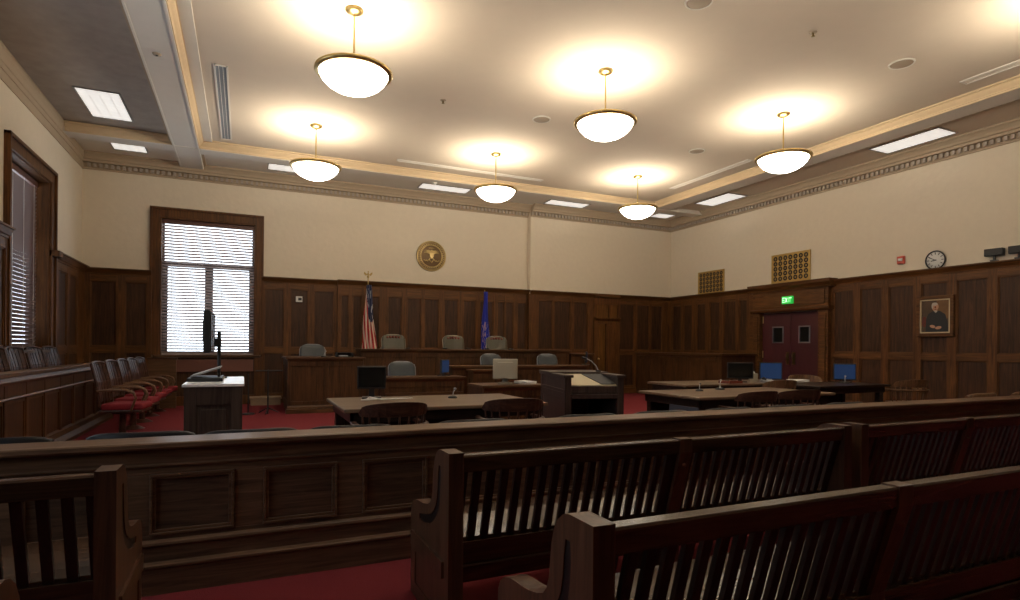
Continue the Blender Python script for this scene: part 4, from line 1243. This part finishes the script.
# ------------------------------------------------------------------ things on the right wall
def grille(label, y0, y1, z0, z1, nc, nr):
    t = thing('wall_grille', label, 'vent grille', (XR, (y0 + y1) / 2, (z0 + z1) / 2), -PI / 2)   # local +x -> world -y ; faces -x (local -y)
    W, H = y1 - y0, z1 - z0
    MB().box(-W / 2, W / 2, -.02, -.001, -H / 2, H / 2).build('plate', M['gold'], t, bevel=.003)
    f = MB()
    for a in (-1, 1): f.box(a * W / 2 - .02, a * W / 2 + .02, -.035, -.001, -H / 2 - .02, H / 2 + .02).box(-W / 2, W / 2, -.035, -.001, a * H / 2 - .02, a * H / 2 + .02)
    f.build('frame', M['gold'], t, bevel=.003)
    r = MB(); cw, ch = (W - .04) / nc, (H - .04) / nr
    for i in range(nc):
        for j in range(nr):
            cx, cz = -W / 2 + .02 + cw * (i + .5), -H / 2 + .02 + ch * (j + .5)
            tf = Matrix.Translation((cx, -.02, cz)) @ R
            rr = min(cw, ch) * .46
            r.lathe([(rr * .42, 0), (rr * .45, .006), (rr, .006), (rr, 0)], n=14, tf=tf)
            r.lathe([(0, 0), (rr * .16, 0), (rr * .16, .004), (0, .006)], n=8, tf=tf)
    r.build('ring_openings', M['groove'], t)
    return t


grille('square gilt ring-pattern grille left of the door on the right wall', 11.96, 12.9, 2.86, 3.45, 7, 5)
grille('large gilt ring-pattern grille above the red double door', 9.33, 10.36, 2.93, 3.58, 7, 5)

t = thing('exit_sign', 'green lit exit sign over the red double door', 'sign', (XR - .18, 9.755, 2.465), -PI / 2)
MB().box(-.145, .145, -.05, 0, -.088, .088).build('casing', M['green'], t, bevel=.004)
b = MB()
def glyph(mb, ch, x, s):
    q = s * .16
    st = {'E': [(0, 0, q, 1), (0, 0, .6, .16), (0, .42, .5, .58), (0, .84, .6, 1)], 'I': [(.2, 0, .2 + q, 1)], 'T': [(.0, .84, .64, 1), (.24, 0, .24 + q, 1)]}
    if ch == 'X':
        for a in (1, -1):
            p = [(x, 0), (x + .14 * s, 0), (x + .6 * s, s), (x + .46 * s, s)] if a == 1 else [(x + .46 * s, 0), (x + .6 * s, 0), (x + .14 * s, s), (x, s)]
            mb.prism([(u, v - s / 2) for u, v in p], -.056, -.049, 'Y')
        return
    for a0, b0, a1, b1 in st[ch]:
        mb.box(x + a0 * s, x + (a1 if a1 > a0 + .01 else a0 + q) * s, -.056, -.049, (b0 - .5) * s, (b1 - .5) * s)
s = .11
for ch, x in (('E', -.125), ('X', -.05), ('I', .018), ('T', .058)): glyph(b, ch, x, s)
b.build('lettering', M['exitw'], t)

t = thing('wall_clock', 'round white clock with black rim on the right wall', 'clock', (XR, 6.65, 3.0), -PI / 2)
MB().lathe([(0, 0), (.165, 0), (.165, .03), (.0, .03)], n=40, tf=R).build('dial', M['white'], t)
MB().tube([(.168 * math.cos(k * PI / 20), -.03, .168 * math.sin(k * PI / 20)) for k in range(40)], .014, n=8, closed=True).build('rim', M['black'], t)
b = MB()
for k in range(12):
    a = k * PI / 6; tf = Matrix.Translation((.125 * math.sin(a), -.031, .125 * math.cos(a))) @ Matrix.Rotation(a, 4, 'Y')
    b.box(-.006, .006, -.003, .0, -.02, .02, 0, tf)
b.build('hour_marks', M['black'], t)
for a, ln, w_ in ((-62, .115, .006), (-100, .075, .008)):
    a = math.radians(a); tf = Matrix.Translation((0, -.035, 0)) @ Matrix.Rotation(a, 4, 'Y')
    MB().box(-w_, w_, -.002, .002, -.02, ln, 0, tf).build('hand', M['black'], t)

t = thing('fire_alarm', 'small red fire alarm strobe on the cream wall left of the clock', 'alarm', (XR, 7.28, 3.085), -PI / 2)
MB().box(-.07, .07, -.045, 0, -.075, .075).build('casing', M['redp'], t, bevel=.006)
MB().box(-.04, .04, -.065, -.04, -.02, .03).build('strobe_lens', M['white'], t, bevel=.005)
for y, z, lb in ((5.68, 2.85, 'black ledge speaker nearer the clock'), (5.33, 2.85, 'black ledge speaker cut by the right picture edge')):
    t = thing('ledge_speaker', lb, 'speaker', (XR - .08, y, z), -PI / 2 + .1, 'pair of black speakers on the wainscot ledge')
    MB().box(-.135, .135, -.05, .05, .09, .215).build('casing', M['black'], t, bevel=.008)
    MB().cyl((0, 0, .02), (0, 0, .1), .02).box(-.05, .05, -.04, .04, 0, .02).build('bracket', M['black'], t)
    MB().box(-.12, .12, -.056, -.05, .1, .205).build('speaker_grille', M['dgrey'], t)

# portrait
t = thing('portrait_painting', 'framed portrait of a seated person in a black robe', 'painting', (XR - .055, 6.62, 1.95), -PI / 2)
PW, PH = .65, .76
b = MB()
fo, fi = .065, .0
for x0, x1, z0, z1 in ((-PW / 2, -PW / 2 + fo, -PH / 2, PH / 2), (PW / 2 - fo, PW / 2, -PH / 2, PH / 2), (-PW / 2 + fo, PW / 2 - fo, PH / 2 - fo, PH / 2), (-PW / 2 + fo, PW / 2 - fo, -PH / 2, -PH / 2 + fo)):
    b.box(x0, x1, -.05, 0, z0, z1)
b.build('frame', M['wh'], t, bevel=.012)
b = MB(); iw, ih = PW / 2 - fo, PH / 2 - fo
for x0, x1, z0, z1 in ((-iw, -iw + .022, -ih, ih), (iw - .022, iw, -ih, ih), (-iw, iw, ih - .022, ih), (-iw, iw, -ih, -ih + .022)): b.box(x0, x1, -.038, 0, z0, z1)
b.build('gilt_liner', M['liner'], t, bevel=.003)
iw -= .02; ih -= .02
pb = MB(); pb.box(-iw, iw, -.012, 0, -ih, ih, 0)


def blob(mb, cx, cz, rx, rz, mi, d, n=20, rot=0):
    vs = []
    for k in range(n):
        a = 2 * PI * k / n; x = rx * math.cos(a); z = rz * math.sin(a)
        vs.append((cx + x * math.cos(rot) - z * math.sin(rot), -.012 - d, cz + x * math.sin(rot) + z * math.cos(rot)))
    mb.add(vs, [list(range(n))], mi)


pb.add([(.02, -.0125, -.05), (iw, -.0125, -.05), (iw, -.0125, ih), (.02, -.0125, ih)], [(0, 1, 2, 3)], 1)
blob(pb, -.19, -.10, .045, .10, 5, .001)
pb.add([(x, -.014, z) for x, z in ((-.17, -ih), (-.16, -.05), (-.12, .05), (-.03, .10), (.08, .095), (.17, .03), (.21, -.12), (.22, -ih))], [list(range(8))], 2)
blob(pb, -.0, .17, .055, .075, 3, .0035, rot=-.2)
blob(pb, -.01, .225, .05, .03, 4, .004)
blob(pb, -.05, .19, .015, .05, 4, .0045)
pb.add([(x, -.0155, z) for x, z in ((-.03, .10), (.01, .06), (.04, .10), (.0, .115))], [(0, 1, 2, 3)], 4)
blob(pb, -.045, -.19, .05, .028, 3, .005, rot=-.3); blob(pb, .055, -.215, .055, .028, 3, .0055, rot=.2)
blob(pb, .0, .165, .012, .02, 5, .006); blob(pb, .005, .128, .02, .006, 5, .006)
pb.build('canvas', [M['pbg'], M['pbg2'], M['robe'], M['face'], plain('painted grey hair', (.5, .45, .38), .5), M['redbrown']], t)

t = thing('thermostat', 'white thermostat box on the back wall panelling', 'thermostat', (1.155, YB - .045, 2.37))
MB().box(-.07, .07, -.03, .02, -.065, .065).build('casing', M['white'], t, bevel=.005)
MB().box(-.02, .055, -.034, -.03, -.03, .03).build('display', M['black'], t)


# ------------------------------------------------------------------ ceiling fittings
def pendant(label, x, y, vis=True):
    t = thing('pendant_light', label, 'pendant light', (x, y, 4.47), 0, 'brass bowl pendants')
    H = ZM - 4.47
    MB().lathe([(0, H), (.10, H), (.105, H - .02), (.07, H - .045), (.02, H - .06), (0, H - .06)], n=24).build('canopy', M['brass'], t)
    MB().cyl((0, 0, -.02), (0, 0, H - .04), .011).build('rod', M['brass'], t)
    MB().lathe([(.395, -.028), (.43, -.024), (.443, -.005), (.44, .012), (.425, .02), (.405, .014), (.40, .0), (.395, -.028)], n=48).build('rim', M['brass'], t)
    prof = [(.0, -.235), (.08, -.231), (.16, -.214), (.24, -.182), (.31, -.137), (.36, -.085), (.39, -.03), (.395, .0), (.385, .0), (.38, -.03), (.35, -.08), (.30, -.13), (.23, -.175), (.15, -.206), (.0, -.226)]
    MB().lathe(prof, n=48).build('glass_bowl', M['bowl'], t)
    l = bpy.data.lights.new('bulb_light', 'POINT'); l.energy = LAMP_W; l.color = (1.0, .86, .66); l.shadow_soft_size = .11
    o = bpy.data.objects.new('bulb_light', l); COL.objects.link(o); o.parent = t; o.location = (.0, .12, .06)
    return t


PL = [(1.14, 6.93, 'nearest brass bowl pendant, upper left in the picture'), (4.60, 6.93, 'brass bowl pendant hanging at the upper middle'),
      (1.14, 10.85, 'brass bowl pendant hanging before the back moulding, left of the seal'), (8.09, 6.93, 'brass bowl pendant nearest the right wall moulding'),
      (4.60, 10.85, 'small far brass bowl pendant just right of the seal'), (8.09, 10.85, 'farthest brass bowl pendant near the room corner'),
      (1.14, 3.0, 'brass bowl pendant over the front pews, left of its row'), (4.60, 3.0, 'brass bowl pendant over the front pews, middle of its row'), (8.09, 3.0, 'brass bowl pendant over the front pews, right of its row')]
for x, y, lb in PL: pendant(lb, x, y)


def troffer(label, x0, x1, y0, y1, z, power=0):
    t = thing('ceiling_panel_light', label, 'ceiling light', ((x0 + x1) / 2, (y0 + y1) / 2, z), 0, 'fluorescent ceiling panels')
    a, c = (x1 - x0) / 2, (y1 - y0) / 2
    MB().box(-a, a, -c, c, -.006, .004).build('diffuser', M['lens'], t)
    f = MB()
    for s_ in (-1, 1): f.box(s_ * (a + .012) - .012, s_ * (a + .012) + .012, -c - .024, c + .024, -.012, .004).box(-a, a, s_ * (c + .012) - .012, s_ * (c + .012) + .012, -.012, .004)
    f.build('frame', M['steel'], t)
    return t


troffer('large bright panel light in the grey bay at upper left', -2.38, -1.81, 10.88, 12.12, ZG)
troffer('short panel light in the small corner bay at left', -2.33, -1.78, 13.12, 13.68, ZP)
troffer('panel light partly hidden by the left far pendant', .46, 1.66, 13.32, 13.75, ZP)
troffer('narrow panel light above the round seal', 3.8, 5.0, 13.33, 13.75, ZP)
troffer('narrow panel light right of the far middle pendant', 7.23, 8.38, 13.33, 13.75, ZP)
troffer('smallest panel light in the far right corner bay', 10.6, 11.25, 13.32, 13.75, ZP)
troffer('panel light along the right wall, farther of two', 10.8, 11.4, 10.85, 12.0, ZP)
troffer('panel light along the right wall, nearer of two', 10.83, 11.35, 6.1, 7.3, ZP)

def slot(name, label, x0, x1, y0, y1, z, fr='ventw', sl='vent'):
    t = thing(name, label, 'air vent', ((x0 + x1) / 2, (y0 + y1) / 2, z))
    a, c = (x1 - x0) / 2, (y1 - y0) / 2
    MB().box(-a, a, -c, c, -.004, .003).build('louvre', M[sl], t)
    f = MB()
    for s_ in (-1, 1): f.box(s_ * a - .012, s_ * a + .012, -c - .012, c + .012, -.014, .003).box(-a, a, s_ * c - .012, s_ * c + .012, -.014, .003)
    for k in range(1, 3): f.box(-a + 2 * a * k / 3 - .004, -a + 2 * a * k / 3 + .004, -c, c, -.008, .0) if c > a else f.box(-a, a, -c + 2 * c * k / 3 - .004, -c + 2 * c * k / 3 + .004, -.008, 0)
    f.build('frame', M[fr], t)
    return t


slot('linear_vent', 'long grey white-framed ceiling vent beside the left beam', -.40, -.24, 9.1, 12.3, ZM)
slot('linear_vent', 'thin slot vent along the far edge of the main ceiling', 2.9, 6.3, 12.05, 12.15, ZM, sl='ceil')
slot('linear_vent', 'thin slot vent at the upper right picture edge', 9.40, 9.55, 2.0, 5.0, ZM, sl='ceil')
slot('linear_vent', 'thin slot vent beside the right moulding near the far corner', 9.38, 9.5, 8.9, 11.3, ZM, sl='ceil')
for x, y, lb in ((8.1, 5.03, 'round ceiling speaker at upper right'), (8.09, 8.96, 'round ceiling speaker left of the right-hand pendant'), (4.6, 8.87, 'round ceiling speaker in the middle of the ceiling'), (4.62, 5.1, 'round ceiling speaker at the top picture edge')):
    t = thing('ceiling_speaker', lb, 'speaker', (x, y, ZM))
    MB().lathe([(0, -.012), (.13, -.012), (.14, 0), (0, 0)], n=32).build('speaker_grille', M['spk'], t)
    MB().lathe([(.135, -.004), (.14, -.016), (.155, -.012), (.16, 0), (.135, 0)], n=32).build('trim_ring', M['beam'], t)
for x, y, lb in ((6.33, 5.0, 'small sprinkler head at upper right of the ceiling'), (2.84, 8.86, 'small sprinkler head left of the ceiling centre')):
    t = thing('sprinkler_head', lb, 'sprinkler', (x, y, ZM))
    MB().lathe([(0, -.01), (.04, -.01), (.045, 0), (0, 0)], n=20).build('escutcheon', M['spk'], t)
    MB().cyl((0, 0, -.05), (0, 0, -.01), .012).lathe([(0, -.055), (.025, -.052), (0, -.05)], n=12).build('deflector', M['brassd'], t)
t = thing('smoke_detector', 'small dark disc on the underside of the left beam', 'smoke detector', (-1.045, 8.77, ZB))
MB().lathe([(0, -.02), (.045, -.018), (.055, 0), (0, 0)], n=20).build('casing', M['spk'], t)
MB().lathe([(0, -.028), (.015, -.026), (.018, -.018), (0, -.018)], n=12).build('sensor', M['black'], t)
t = thing('ceiling_sensor', 'tiny round sensor on the far beam above the seal', 'sensor', (3.95, 12.9, ZB))
MB().lathe([(0, -.05), (.03, -.045), (.05, -.015), (.06, 0), (0, 0)], n=20).build('dome', M['white'], t)
MB().lathe([(.055, -.012), (.068, -.01), (.07, 0), (.055, 0)], n=20).build('base_ring', M['beam'], t)
